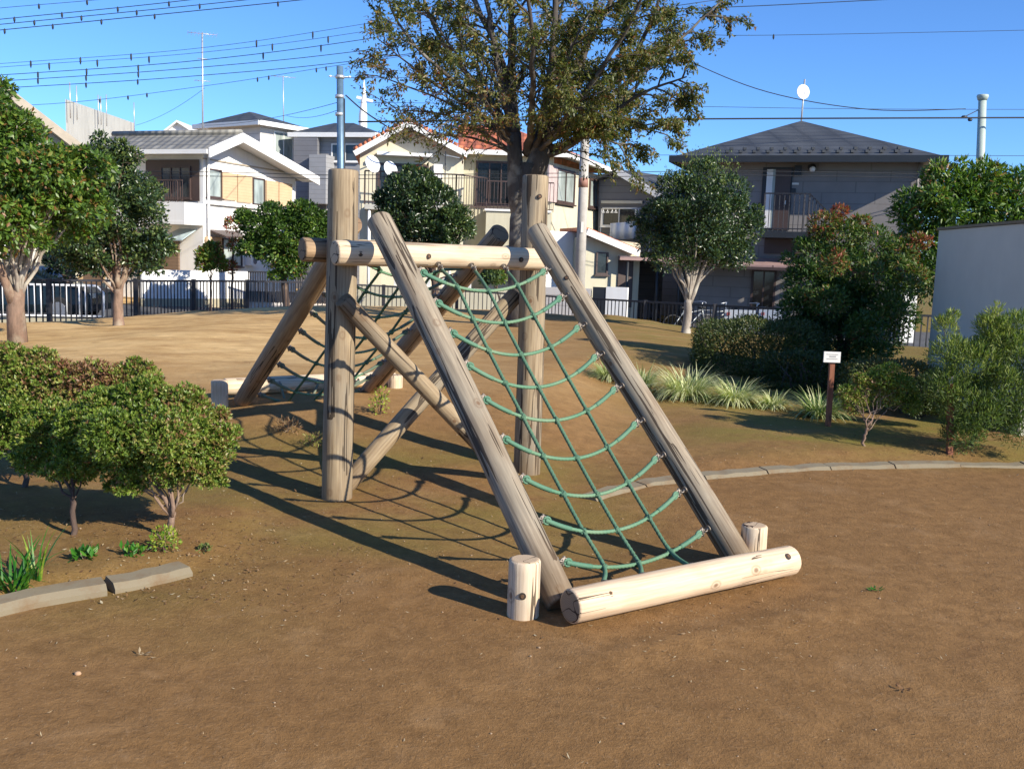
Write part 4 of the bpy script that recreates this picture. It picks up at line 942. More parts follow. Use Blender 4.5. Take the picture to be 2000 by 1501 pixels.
# ---- house at the far left edge
lh = thing('corner_house', P(-60, 560, 30), 'cream house at the left edge, its sloping verge above the leafy tree', 'house')
l1 = Wall(-330, 27, 150, 30); m_ = MB(); top_ = [l1.sz(*q) for q in ((150,285),(0,168),(-120,80),(-330,240))]
m_.slab([l1.at(0, GZ0), l1.at(l1.L, GZ0)]+[l1.at(u, z_) for u, z_ in top_], 7, -l1.n); m_.build('wall', M['olive_wall'], lh)
m_ = MB()
for (a, b) in (((165,292),(-120,72)), ((-120,72),(-340,245))):
    a, b = l1.pt(*a, .5), l1.pt(*b, .5); m_.slab([a, b, b-l1.n*8, a-l1.n*8], .2)
ro = m_.build('roof', M['tile_grey'], lh)
a, b = l1.pt(165, 292, .56), l1.pt(-120, 72, .56); m_ = MB(); m_.bar(a-Vector((0,0,.05)), b-Vector((0,0,.05)), .08, .24, Vector((0,0,1))); m_.build('verge_board', M['soffit'], ro)
window(l1, l1.rect(10, 455, 50, 520), lh, 'trim_white', 'glass', .08, 1); wbox(l1, l1.rect(60, 440, 76, 530), .02, .25, 'pilaster', 'toilet_wall', lh); wbox(l1, l1.rect(80, 450, 148, 560), .0, .05, 'carport_shade', 'glass_dark', lh)  # carport mouth is a flat sheet coloured as interior shade

# ---- cream house with orange tiles
ch = thing('cream_house', P(900, 560, 33), 'cream stucco house with orange clay tile roof behind the big tree', 'house')
h1 = Wall(703, 33, 906, 33.4); pts = [h1.sz(*q) for q in ((906,290),(795,243),(703,290))]
m_ = MB(); m_.slab([h1.at(0, GZ0), h1.at(h1.L, GZ0)]+[h1.at(u, z_) for u, z_ in pts], 6, -h1.n); m_.build('wall', M['cream_wall'], ch)
m_ = MB()
for (a, b) in (((692,294),(797,236)), ((797,236),(914,297))):
    a, b = h1.pt(*a, .45), h1.pt(*b, .45); m_.slab([a, b, b-h1.n*7, a-h1.n*7], .12)
ro = m_.build('roof', M['tile_orange'], ch)
m_ = MB()
for (a, b) in (((692,300),(797,242)), ((797,242),(914,303))):
    a, b = h1.pt(*a, .53), h1.pt(*b, .53); m_.bar(a, b, .08, .17)
m_.build('barge_board', M['trim_white'], ro)
m_ = MB()
for (a, b) in (((692,293),(797,235)), ((797,235),(914,296))):
    a, b = h1.pt(*a, .47), h1.pt(*b, .47); n_ = 12
    for k in range(n_): q0, q1 = a.lerp(b, k/n_), a.lerp(b, (k+.85)/n_); m_.tube([q0, q1], .09, 8)
m_.build('verge_tiles', M['tile_orange'], ro)
# main block right of the wing
h2 = Wall(906, 34.2, 1075, 34.2); body_walls(h2, -.9, h2.L, h2.sz(990, 293)[1], 6, 'olive_wall', ch, name='main_wall')
h3 = Wall(1075, 34.2, 1190, 40); body_walls(h3, 0.01, h3.L, h3.sz(1080, 300)[1]-.3, 3, 'cream_wall', ch, name='side_wall')
ea, eb = h2.pt(895, 290, .5), h2.at(h2.L+.45, h2.pt(895, 290, .5).z, .5); rz = P(930, 246, 37.5).z
m_ = MB(); r0_, r1_ = h2.at(-.5, rz, -3.2), h2.at(h2.L-1.6, rz, -3.2); e3 = h3.at(h3.L+.4, eb.z-.1, .45)
m_.add([ea, eb, r1_, r0_, e3, h2.at(h2.L, eb.z, -8), h2.at(-.5, eb.z, -8)], [(0,1,2,3), (1,4,2), (4,5,2), (5,6,3,2)]); mo = m_.build('main_roof', M['tile_orange'], ch)
m_ = MB(); m_.bar(ea-Vector((0,0,.09)), eb-Vector((0,0,.09)), .12, .16); m_.bar(eb-Vector((0,0,.09)), e3-Vector((0,0,.09)), .12, .16); m_.build('gutter', M['trim_white'], mo)
m_ = MB(); m_.slab([ea-Vector((0,0,.05)), eb-Vector((0,0,.05)), h2.at(h2.L, eb.z-.05, 0), h2.at(0, eb.z-.05, 0)], .03); m_.slab([eb-Vector((0,0,.05)), e3-Vector((0,0,.05)), h3.at(h3.L, eb.z-.15, 0), h3.at(0, eb.z-.05, 0)], .03); m_.build('soffit', M['cream_wall'], mo)
window(h2, h2.rect(934, 318, 1000, 398), ch, 'brown_frame', 'glass_dark', .07, 2)
window(h2, h2.rect(950, 545, 985, 600), ch, 'brown_frame', 'glass', .06, 1)
window(h3, h3.rect(1088, 332, 1118, 396), ch, 'brown_frame', 'glass_pale', .08, 1); window(h3, h3.rect(1152, 352, 1166, 404), ch, 'brown_frame', 'glass_pale', .08, 1)
wbox(h3, h3.rect(1167, 355, 1180, 412), 0, .1, 'pink_panel', 'pink_wall', ch); wbox(h3, h3.rect(1070, 322, 1086, 396), 0, .06, 'pink_panel', 'pink_wall', ch)
window(h1, h1.rect(742, 322, 832, 392), ch, 'brown_frame', 'glass_dark', .07, 2)
wbox(h1, h1.rect(737, 298, 844, 309), .02, .45, 'shutter_box', 'trim_white', ch)
# balcony across the wing and main block
bo = 1.2; zfl = h1.sz(800, 402, bo)[1]; u0 = h1.sz(712, 400, bo)[0]; u1 = h1.sz(890, 400, bo)[0]
h1.blk(MB(), u0, u1, zfl-.15, zfl, .01, bo+.05).build('balcony_floor', M['conc'], ch)
rh = h1.sz(800, 337, bo)[1]-zfl
railing(h1.at(u0, zfl, bo), h1.at(u1, zfl, bo), rh, ch, 'brown_frame', .12, top=.07); railing(h1.at(u1, zfl, bo), h2.at(.75, zfl, .9), rh, ch, 'brown_frame', .12); railing(h2.at(.75, zfl, .9), h2.at(h2.L, zfl, .9), rh*.92, ch, 'brown_frame', .12)
u2, u3, z2, z3 = h2.rect(930, 400, 1075, 462, .95); m_ = MB(); h2.blk(m_, .75, u3, GZ0, zfl-.02, .02, .95); m_.build('bay_wall', M['olive_wall'], ch); h2.blk(MB(), .7, u3, zfl-.017, zfl+.05, .02, 1.02).build('ledge', M['trim_white'], ch)
m_ = MB()
for k in range(2): m_.tube([h1.at(u0+.15+k*.0+(u1-u0-.3)*k, zfl-.1, bo-.05), h1.at(u0+.15+(u1-u0-.3)*k, GZ0, bo-.05)], .05, 8)
m_.build('balcony_props', M['trim_white'], ch)
h1.blk(MB(), h1.sz(845, 400)[0], h1.sz(862, 400)[0], zfl, h1.sz(850, 322)[1], .02, .3).build('pier', M['white_wall'], ch)
for k, (px, py, r) in enumerate(((727, 321, .26), (762, 331, .24))):
    d_o = thing('satellite_dish', h1.pt(px, 337, bo), ('larger white dish at the left end of the balcony rail', 'smaller white dish right of the larger one on the balcony rail')[k], 'dish', 'dishes on the cream balcony')
    c = h1.pt(px, py, bo+.05); dish(c, r, Vector((.75, -.9, .45)), d_o); MB().tube([h1.pt(px+3, 338, bo), c], .02, 6).build('mast', M['aluminium'], d_o)
ac_unit(h2, 1010, 372, 1034, 396, ch); ac_unit(h1, 845, 377, 868, 399, ch)
# entrance porch with orange lean-to
pw = Wall(1143, 31, 1245, 31.4); r = pw.rect(1143, 470, 1245, 600); pw.blk(MB(), r[0], r[1], GZ0, r[3], 0, -2).build('porch_wall', M['olive_wall'], ch)
window(pw, pw.rect(1167, 495, 1183, 533), ch, 'brown_frame', 'glass_dark', .05, 0); wbox(pw, pw.rect(1208, 500, 1232, 600), 0, .06, 'porch_door', 'brown_frame', ch)
a, b, c, d = pw.pt(1146, 443, .35), pw.pt(1248, 486, .35), pw.pt(1248, 486, .35)-pw.n*3, pw.pt(1146, 443, .35)-pw.n*3
m_ = MB(); m_.slab([a, b, c, d], .1); po = m_.build('porch_roof', M['tile_orange'], ch); m_ = MB(); m_.bar(a+pw.n*.05-Vector((0,0,.14)), b+pw.n*.05-Vector((0,0,.14)), .06, .2); m_.build('porch_fascia', M['trim_white'], po)
m_ = MB(); m_.slab([pw.at(r[0], r[3]-.01), pw.at(r[1], r[3]-.01), pw.at(r[0], a.z-.3)], 1.9, -pw.n); m_.build('porch_gable', M['olive_wall'], ch)
wb = Wall(1057, 31.5, 1143, 32.5); r = wb.rect(1057, 450, 1143, 600); wb.blk(MB(), r[0], r[1], GZ0, r[3], 0, -1.2).build('lower_wall', M['white_wall'], ch)
gw2 = Wall(1060, 29.5, 1222, 28.8); t = thing('garden_wall', gw2.at(0, GZ0), 'bright white garden wall below the orange porch roof', 'wall')
for (x0, x1, m__) in ((1060, 1150, 'pale_wall'), (1184, 1222, 'white_wall')): r = gw2.rect(x0, 560, x1, 640); gw2.blk(MB(), r[0], r[1], GZ0, r[3], 0, -.2).build('wall_panel', M[m__], t)
r = gw2.rect(1156, 560, 1184, 630); gw2.blk(MB(), r[0]+.03, r[1]-.03, GZ0, r[3], -.02, -.1).build('gate_panel', M['trim_dark'], t)

# shaded retaining wall seen through the fence in the middle
mw = Wall(640, 31.3, 1056, 30.2); t = thing('boundary_wall', mw.at(0, GZ0), 'pale boundary wall of the cream house seen through the fence', 'wall')
r = mw.rect(640, 540, 1056, 600); mw.blk(MB(), .0, mw.L, GZ0, r[3]-.2, 0, -.2).build('wall_panel', M['cream_wall'], t); m_ = MB()
for k in range(26):
    u = mw.L*(k+.5)/26
    if 2.0 < u < 4.8: mw.blk(m_, u-.06, u+.06, r[3]-.2, r[3]+.15, -.08, -.12)
m_.build('wall_slats', M['white_metal'], t)

# ---- grey house between
dh = thing('grey_gable_house', P(1230, 560, 38), 'dark grey house with slate roof between the cream house and the round tree', 'house')
d1 = Wall(1170, 38, 1330, 36.5); z_ = d1.sz(1200, 338)[1]; q = [d1.at(0, GZ0), d1.at(d1.L, GZ0), d1.at(*d1.sz(1330, 400)), d1.at(*d1.sz(1205, 333)), d1.at(*d1.sz(1170, 345))]
m_ = MB(); m_.slab(q, 5, -d1.n); m_.build('wall', M['grey_wall_dark'], dh)
m_ = MB(); a, b, c = d1.pt(1340, 408, .4), d1.pt(1205, 330, .4), d1.pt(1165, 345, .4); bk = -d1.n*6+d1.d*1.6; m_.slab([a, b, b+bk, a+bk], .1); m_.slab([b, c, c+bk, b+bk], .1); ro = m_.build('roof', M['tile_dark'], dh)
m_ = MB(); m_.bar(a+d1.n*.04-Vector((0,0,.08)), b+d1.n*.04-Vector((0,0,.08)), .07, .22); m_.build('barge_board', M['trim_white'], ro)
window(d1, d1.rect(1180, 408, 1240, 440), dh, 'trim_white', 'glass_dark', .05, 1)
wbox(d1, d1.rect(1176, 392, 1256, 398), 0.02, .1, 'lintel', 'toilet_wall', dh)
la = thing('laundry', d1.pt(1215, 460, 1), 'white sheets and hangers drying before the dark grey house', 'laundry')
m_ = MB(); p0, p1 = d1.pt(1175, 408, 1.0), d1.pt(1272, 407, 1.0); m_.tube([p0, p1], .015, 6); p0.z -= 0; m_.tube([p0, Vector((p0.x, p0.y, GZ0))], .02, 6); m_.tube([p1, Vector((p1.x, p1.y, GZ0))], .02, 6); m_.build('drying_pole', M['aluminium'], la)
m_ = MB(); a, b = d1.pt(1192, 436, 1.0), d1.pt(1243, 432, 1.0); V = []
for i in range(13):
    q = a.lerp(b, i/12)+Vector((0, .04*math.sin(i*1.7), 0)); V += [q, q+Vector((0, .02*math.cos(i*2), -.62))]
m_.add(V, [(2*i, 2*i+1, 2*i+3, 2*i+2) for i in range(12)], True); o = m_.build('sheet', M['dish'], la); md = o.modifiers.new('t', 'SOLIDIFY'); md.thickness = .01
m_ = MB()
for px in (1179, 1187, 1196, 1203, 1247, 1255, 1264):
    q = d1.pt(px, 407, 1.0); m_.tube([q, q+Vector((0,0,-.09)), q+Vector((.06,0,-.15)), q+Vector((-.06,0,-.15)), q+Vector((0,0,-.09))], .012, 5)
m_.build('hangers', M['dish'], la)
# carport between the houses and the flats
cpw = Wall(1222, 31, 1345, 31); t = thing('carport', cpw.at(0, GZ0), 'dark open carport behind the pale round tree trunk', 'carport')
r = cpw.rect(1222, 500, 1345, 512); cpw.blk(MB(), r[0]-.2, r[1]-.05, r[2], r[3], .3, -4).build('roof', M['canopy_pink'], t)
cpw.blk(MB(), r[0], r[1]-.2, GZ0, r[2]-.01, -3.9, -4).build('back_panel', M['grey_wall_dark'], t)
m_ = MB()
for u in (r[0]+.05, (r[0]+r[1])/2, r[1]-.3): m_.tube([cpw.at(u, GZ0, .2), cpw.at(u, r[2], .2)], .045, 8)
m_.build('carport_posts', M['trim_dark'], t)
m_ = MB(); rr = cpw.rect(1225, 590, 1340, 614); 
# white stair wall at the right of the flats
sw = Wall(1766, 27, 1792, 27); r = sw.rect(1768, 538, 1790, 600); sw.blk(MB(), r[0], r[1], GZ0, r[3], 0, -.8).build('stair_wall', M['white_wall'], label='small bright white wall behind the red-tinged tree', cat='wall')

# ---- park toilet block with a big blank wall
tA = P(1834, 450, 12.0); tB = P(2000, 437, 9.6); dd = Vector((tB.x-tA.x, tB.y-tA.y, 0)).normalized(); nn_ = Vector((-dd.y, dd.x, 0)); nn_ = nn_ if nn_.x > 0 else -nn_
tz = tA.z; A_ = Vector((tA.x, tA.y, tz)); B_ = A_+dd*2.75
m_ = MB(); m_.slab([A_, B_, B_+nn_*1.3, A_+nn_*1.3], tz+.3)
t = thing('park_outbuilding', A_-Vector((0,0,tz)), 'blank bluish grey wall of a flat-topped park outbuilding at the right edge', 'building'); m_.build('wall', M['toilet_wall'], t)
cp2 = [A_+Vector((0,0,.035))-nn_*.02-dd*.02, B_+Vector((0,0,.035))-nn_*.02+dd*.02, B_+Vector((0,0,.035))+nn_*1.32+dd*.02, A_+Vector((0,0,.035))+nn_*1.32-dd*.02]
m_ = MB(); m_.slab(cp2, .03); m_.build('coping', M['kerb'], t)

# ================================================================== POLES, AERIALS, CABLES
def pole(px, py_top, px_b, Y, r0, r1, mat, label, cap=False, band=None):
    top = P(px, py_top, Y); b = P(px_b, 600, Y); b.z = GZ0; t = thing('utility_pole', b, label, 'utility pole'); 
    MB().tube([b, b.lerp(top, .5), top], [r1, (r0+r1)/2, r0], 16).build('pole_shaft', M[mat], t)
    if cap: MB().tube([top-Vector((0,0,.06)), top+Vector((0,0,.05)), top+Vector((0,0,.1))], [r0*1.15, r0*1.5, r0*1.4], 16).build('pole_cap', M['pale_pole'], t)
    return t, top, b
tS, topS, bS = pole(664, 130, 668, 29.5, .10, .115, 'blue_pole', 'bluish steel utility pole left of the orange-roofed house')
m_ = MB()
for dy, rr in ((.25, .13), (.8, .13), (1.3, .125)): m_.tube([topS-Vector((0,0,dy)), topS-Vector((0,0,dy+.09))], rr, 14)
m_.build('pole_band', M['aluminium'], tS)
m_ = MB(); m_.tube([topS+Vector((.13, 0, -.9)), topS+Vector((.16, 0, -3)), bS+Vector((.15, 0, 1))], .03, 6); m_.build('riser_cable', M['cable'], tS)
m_ = MB(); q = topS-Vector((0,0,.3))
for sx in (-1, 1): m_.tube([q, q+Vector((sx*.28, 0, .02))], .012, 5); m_.ball(q+Vector((sx*.28, 0, .02)), (.05, .03, .03), 6)
m_.build('insulator', M['trim_white'], tS)
tC, topC, bC = pole(1144, 235, 1131, 24.5, .105, .135, 'conc_pole', 'pale concrete utility pole in front of the cream house')
MB().tube([P(1138.8, 366, 24.5), P(1139.5, 348, 24.5)], [.122, .120], 14).build('red_band', plain('faded_red_band', (.30,.15,.11), .7), tC)
q = bC.lerp(topC, .52)-Vector((0, .12, 0)); MB().box(q, (.03, .02, .13)).build('number_plate', M['sign_white'], tC)
tR, topR, bR = pole(1919, 192, 1908, 31, .115, .15, 'pale_pole', 'pale green capped utility pole above the trees at the right', True)
m_ = MB(); q = topR-Vector((0,0,.45)); m_.tube([q+Vector((-.1,0,.1)), q+Vector((-.5,0,-.12)), q+Vector((-.62,0,-.14))], .015, 5); m_.ball(q+Vector((-.5,0,-.12)), (.1,.05,.05), 8); m_.ball(q+Vector((-.32,0,-.2)), (.08,.05,.05), 8); m_.build('insulator', M['trim_dark'], tR)
t = thing('radio_mast', P(710, 560, 80), 'white lattice mast with a crossarm far behind the cream house', 'mast')
b = P(708, 300, 80); MB().tube([Vector((b.x, b.y, GZ0)), P(709, 225, 80), P(711, 188, 80), P(711, 155, 80)], [.42, .33, .18, .02], 8).build('mast_shaft', M['dish'], t)
MB().bar(P(697, 190, 80), P(728, 198, 80), .25, .2).build('crossarm', M['dish'], t)
def aerial(px, py_top, py_b, Y, label, arms, r=.025):
    b = P(px+1, py_b, Y); top = P(px, py_top, Y); t = thing('tv_aerial', b, label, 'aerial'); MB().tube([b-Vector((0,0,.4)), top], r, 6).build('mast', M['aluminium'], t)
    for (py, half, n, el) in arms:
        c = P(px, py, Y); m_ = MB(); w_ = half/FPX*Y; ax = Vector((1, .35, 0)).normalized(); pr = Vector((-.35, 1, 0)).normalized()
        m_.tube([c-ax*w_, c+ax*w_], .014, 4)
        for k in range(n): q = c+ax*(w_*(2*k/(n-1)-1)); e = el/FPX*Y; m_.tube([q-pr*e+Vector((0,0,-e*.08)), q+pr*e], .008, 4)
        m_.build('yagi_arm', M['aluminium'], t)
aerial(395, 64, 242, 44, 'tallest TV aerial, a bare mast with a wide array on top', [(66, 26, 9, 26), (115, 8, 4, 10), (158, 14, 5, 12)], .035)
aerial(553, 148, 238, 54, 'thin TV aerial above the pale grey house', [(150, 22, 7, 14)])
for i, (px, tp_, lab) in enumerate(((878, 268, 'short bracket aerial at the balcony corner of the cream house'),)):
    q = h1.pt(870, 338, 1.3); t = thing('tv_aerial', q, lab, 'aerial'); tt = h1.pt(870, 296, 1.3); MB().tube([q-Vector((0,0,1.2)), tt], .02, 6).build('mast', M['trim_dark'], t); MB().bar(tt-Vector((.05,0,.1)), tt+Vector((.45,0,-.18)), .02, .02).build('yagi_arm', M['aluminium'], t)
def cable(pts, Ys, r, label, beads=None, group='overhead cables', sagn=0, name='overhead_cable', bd=.1):
    """hung between far points; beads = small hanging markers"""
    w_ = [P(x, y, Y) for (x, y), Y in zip(pts, Ys)]; ln = catm(w_, 8) if len(w_) > 2 else [w_[0].lerp(w_[1], i/12)-Vector((0,0,sagn*4*(i/12)*(1-i/12))) for i in range(13)]
    t = thing(name, w_[0], label, 'cable', group); MB().tube(ln, r*.7, 5).build('wire', M['cable'], t)
    if beads:
        for x in beads:
            # find the cable point above this bearing
            best = min(range(len(ln)-1), key=lambda i: abs(px_of(ln[i])-x)); q = ln[best]; q2 = ln[best+1] if px_of(ln[best]) < x else ln[max(0, best-1)]
            a, b = px_of(q), px_of(q2); f = 0 if a == b else max(0, min(1, (x-a)/(b-a))); c = q.lerp(q2, f)
            MB().tube([c+Vector((0,0,.04)), c-Vector((0,0,.03)), c-Vector((0,0,bd)), c-Vector((0,0,bd*1.5))], [.01, .036, .032, .01], 6).build('cable_marker', M['cable'], t)
def px_of(p):
    c = p-CP; return 1000+FPX*c.dot(RT)/c.dot(F_)
rY = 34
cable([(-250,63),(0,38),(372,0),(760,-52)], [rY]*4, .018, 'second highest overhead cable crossing the top left corner', [28, 121, 230, 330])
cable([(-250,72),(0,48),(482,0),(800,-40)], [rY]*4, .018, 'third overhead cable crossing the top left corner', [67, 159, 267, 390])
cable([(-250,78),(0,59),(590,0),(900,-36)], [rY]*4, .02, 'lowest of the four cables crossing the top left corner', [9, 103, 198, 302, 543])
cable([(-250,40),(0,16),(190,0),(500,-30)], [rY]*4, .012, 'highest overhead cable crossing the top left corner', [76, 170])
cable([(-250,140),(50,121),(400,93),(742,42),(1400,-70)], [38]*5, .012, 'top strand of the cable bundle passing behind the tree', [60, 157, 256, 501, 611, 712], bd=.16)
cable([(-250,150),(60,127),(400,102),(742,57),(1400,-55)], [38]*5, .012, 'second strand of the cable bundle passing behind the tree', [96, 190, 291, 532, 641, 724], bd=.16)
cable([(-250,160),(75,142),(400,117),(745,72),(1400,-35)], [38.3]*5, .018, 'third strand of the cable bundle passing behind the tree', [74, 169, 270, 514, 627], bd=.16)
cable([(-250,172),(75,154),(400,131),(748,94),(1400,0)], [38.3]*5, .018, 'fourth strand of the cable bundle passing behind the tree', [74, 168, 270], bd=.14)
cable([(-250,184),(80,168),(400,147),(750,112),(1400,20)], [38.6]*5, .018, 'fifth strand of the cable bundle passing behind the tree', [168, 269], bd=.12)
cable([(-250,212),(100,203),(400,168),(640,131),(800,108),(1000,75)], [40]*6, .013, 'lone beaded cable running just above the grey roofs', [195, 250, 287, 503, 525, 618, 637])
cable([(1000,26),(1400,15),(1720,0),(2100,-18)], [36]*4, .02, 'cable crossing the sky at the top right of the tree')
cable([(1000,64),(1330,66),(1510,69),(2200,55)], [36]*4, .012, 'thin cable with one white ball high above the dark roof', [1511])
cable([(1150,20),(1330,112),(1500,180),(1700,214),(1886,213)], [31]*5, .02, 'sagging cable ending at the pale green pole')
cable([(700,238),(1285,233),(1700,231),(2300,229)], [30.6]*4, .035, 'thick black cable strung past the top of the dark hipped roof')
cable([(700,200),(1285,207),(1700,213),(2300,214)], [40]*4, .013, 'thin pale cable just above the thick black one')
cable([(700,308),(1290,303),(1900,304),(2300,306)], [45]*4, .016, 'cable passing behind the dark hipped roof')
cable([(-200,330),(400,336),(668,342),(1135,338),(1440,334),(1930,342),(2300,347)], [28]*7, .014, 'upper of two street cables across the house fronts')
cable([(-200,340),(400,344),(668,349),(1135,346),(1440,342),(1930,349),(2300,353)], [28]*7, .014, 'lower of two street cables across the house fronts')
cable([(675,186),(712,218),(760,250),(800,275)], [29.5, 30, 31, 32.5], .03, 'thick black service cable from the steel pole to the orange roof')
cable([(672,152),(820,150),(1000,130)], [29.5, 31, 34], .013, 'thin cable leaving the top of the steel pole to the right')
cable([(400,172),(265,245)], [44, 52], .012, 'faint guy wire slanting left from the tallest aerial', sagn=.2)
for i, (a, b) in enumerate((((400,245),(660,200)), ((560,226),(660,215)))): cable([a, b], [44, 30], .012, ('upper thin wire reaching the steel pole from the left', 'lower thin wire reaching the steel pole from the left')[i], sagn=.15)

# ================================================================== TREES
# the big tree behind the frame
def big_tree():
    rg = random.Random(5); g = np.random.default_rng(5); Yt = 17.5
    base = P(1012, 636, Yt); base.z = terrain(base.x, base.y)
    t = thing('zelkova_tree', base, 'tall tree with many fanned limbs and thin bronze-green leaves behind the frame', 'tree')
    f1 = P(1020, 400, Yt); mb = MB(); lp = []; ld = []; dens = []
    mb.tube([base-Vector((0,0,.1)), base+Vector((0,0,.25)), P(1012,500,Yt), P(1014,430,Yt), P(1030,360,Yt), P(1036,320,Yt)], [.26, .21, .175, .17, .19, .20], 14)
    mb.tube([P(1016,430,Yt), P(1008,380,Yt), P(1006,320,Yt), P(1004,260,Yt)], [.15,.16,.14,.13], 10)
    mb.tube([P(1030,360,Yt), P(1050,320,Yt), P(1062,275,Yt)], [.2,.2,.17], 10)
    # (target px,py, dy, leafiness)
    limbs = [((1004,262),(985,190),(960,60),(925,-130),-.3,1.0,.10), ((1004,262),(1000,170),(1000,20),(1000,-260),.3,1.0,.11), ((1062,275),(1070,200),(1082,60),(1090,-280),-.4,1.25,.12), ((1062,275),(1100,200),(1150,80),(1200,-220),.2,1.3,.10),
             ((1062,275),(1120,240),(1240,110),(1330,-120),-.5,1.3,.08), ((1062,275),(1130,235),(1280,120),(1400,10),.6,1.2,.07), ((1062,290),(1130,270),(1240,190),(1340,150),-1.2,1.3,.06), ((1055,300),(1110,285),(1200,240),(1290,260),.2,1.2,.05), ((1058,305),(1100,295),(1150,265),(1215,285),-.9,1.2,.05),
             ((1006,280),(960,200),(850,60),(800,-120),.2,.9,.07), ((1006,280),(950,210),(810,90),(738,-40),-.5,.8,.055), ((1006,290),(950,235),(830,150),(738,75),.4,.8,.045), ((1006,295),(960,250),(850,190),(742,150),-.2,.75,.04), ((1008,300),(960,270),(870,225),(775,215),.6,.4,.04), ((1010,305),(970,285),(900,265),(815,262),-.7,.3,.035),
             ((1004,262),(990,210),(930,80),(870,-60),1.6,1.0,.06), ((1030,300),(1060,220),(1080,100),(1120,-100),2.3,1.1,.08), ((1030,300),(1040,220),(1040,100),(1020,-120),-2.2,1.0,.08), ((1055,285),(1110,230),(1210,80),(1280,-60),-2.0,1.25,.07), ((1055,285),(1120,250),(1230,180),(1300,90),1.9,1.2,.06), ((1004,270),(960,220),(900,120),(830,20),-1.8,.9,.045), ((1004,270),(980,230),(930,170),(880,110),2.0,.7,.05),
             ((1045,300),(1080,270),(1110,220),(1140,190),-1.7,1.2,.05), ((1040,300),(1060,250),(1090,170),(1130,60),-1.2,1.3,.07),((1004,290),(985,260),(960,235),(925,215),-1.4,.4,.035),((1062,275),(1090,180),(1190,10),(1290,-260),.8,1.2,.09),((1004,262),(980,120),(900,-60),(850,-240),.6,.8,.08)]
    for (a, b, c, d, dy, lf, r) in limbs:
        p0, p1, p2, p3 = P(*a, Yt), P(*b, Yt+dy*.3), P(*c, Yt+dy*.8), P(*d, Yt+dy*1.2)
        pts = catm([p0, p1, p2, p3], 6); L = len(pts); mb.tube([q+Vector((rg.gauss(0,1), rg.gauss(0,1), 0))*.012 for q in pts], [r*(1-.82*i/(L-1)) for i in range(L)], 8)
        side = (p3-p1).normalized(); nb = 15 if lf > .8 else 13
        for k in range(nb):
            f = .22+.78*(k+rg.random())/nb; i = min(L-2, int(f*(L-1))); s_ = pts[i].lerp(pts[i+1], f*(L-1)-i); tan = (pts[i+1]-pts[i]).normalized()
            out_ = Vector((rg.gauss(0,1), rg.gauss(0,1), rg.gauss(.1,.45))); out_ -= tan*out_.dot(tan); out_.normalize()
            ln_ = rg.uniform(.55, 1.15)*(1.0-.35*f); dr_ = (tan*.75+out_*.8+Vector((0,0,.05))).normalized(); e = s_+dr_*ln_; e.z -= rg.uniform(0,.12); sub = bez(s_, s_+dr_*ln_*.5+Vector((0,0,.06)), e, 5, .015, rg)
            mb.tube(sub, [r*.22*(1-.7*j/5)+.003 for j in range(6)], 4)
            for q in range(6):
                h = .25+.75*(q+rg.random())/6; j = min(4, int(h*5)); s2 = sub[j].lerp(sub[j+1], h*5-j); o2 = Vector((rg.gauss(0,1), rg.gauss(0,1), rg.gauss(-.1,.6))).normalized(); tl = rg.uniform(.14, .38); e2 = s2+(dr_*.7+o2*.7).normalized()*tl
                mb.tube([s2, e2], [.005, .0025], 3)
                nl = int(rg.uniform(26, 44)*lf*(.3 if f < .42 else .75 if f < .58 else 1.1))
                for _ in range(nl):
                    x = rg.random()**.8; lp.append(s2.lerp(e2, x)+Vector((rg.gauss(0,1), rg.gauss(0,1), rg.gauss(-.3,1)))*.035); ld.append((o2*.5+dr_*.3+Vector((rg.gauss(0,.5), rg.gauss(0,.5), rg.gauss(-.45,.5))))); dens.append(.42+.25*(1 if lf > .9 else -.1)*.3+rg.gauss(0, .2)+(.22 if lf < .8 else 0)+.12*math.sin(k*2.1+q))
    mb.build('trunk', M['bark_z'], t)
    lp = np.array([tuple(q) for q in lp]); ld = np.array([tuple(q) for q in ld]); n = len(lp); g2 = rvec(g, n)*.6+np.array([0,0,.6])
    leaf_mesh('crown', L_['zelkova'], t, lp, ld, g2, .078*(.6+.7*g.random(n)), np.array(dens), .40)
    return t
big_tree()

# left edge tree, forked pale trunk
b = P(35, 662, 13.6); b.z = terrain(b.x, b.y); fk = P(38, 575, 13.6)
cl = CL([(40,400,75,.55),(-40,380,80,.5),(110,385,65,.6),(20,300,80,.6,.4),(-60,280,90,.5),(95,335,60,.62,-.3),(30,262,48,.6),(-35,225,60,.6),(150,350,50,.55),(170,410,45,.5,.3),(20,440,60,.6,-.5),(110,440,50,.5,.4),(-90,430,80,.5),(5,175,24,.5),(140,320,36,.5),(190,330,35,.45)], 13.6)
t = plant('broadleaf_tree', b, fk, cl, 'broad', 'bark_pale', 26000, .080, .085, 31, 'leafy green tree with a forked trunk at the far left edge', 'tree', aspect=.5, twigs=4, gaps=.5, tvar=.25, up=-.2, sat=2.5)
mb = MB(); mb.tube([b-Vector((0,0,.1)), P(30, 600, 13.6), P(36,570,13.6), P(44,520,13.7), P(48,470,13.7), P(50,430,13.6)], [.135,.115,.085,.07,.065,.05], 12); mb.tube([P(30,600,13.6), P(14,560,13.5), P(3,530,13.4), P(-14,490,13.3)], [.085,.06,.05,.04], 10); mb.build('limb', M['bark_tan'], t)
b2_ = P(130, 600, 25.5); b2_.z = GZ0
plant('evergreen_shrub', b2_, P(130, 545, 25.5), CL([(110,470,45,.3),(170,450,45,.3),(60,455,35,.3),(220,480,40,.35),(130,515,35,.25),(250,520,30,.3),(195,510,35,.3)], 25.5), 'dark', 'bark_dark', 6000, .13, .07, 30, 'dark shrub mass behind the guard rail, between the two left trees', 'shrub', gaps=.1)
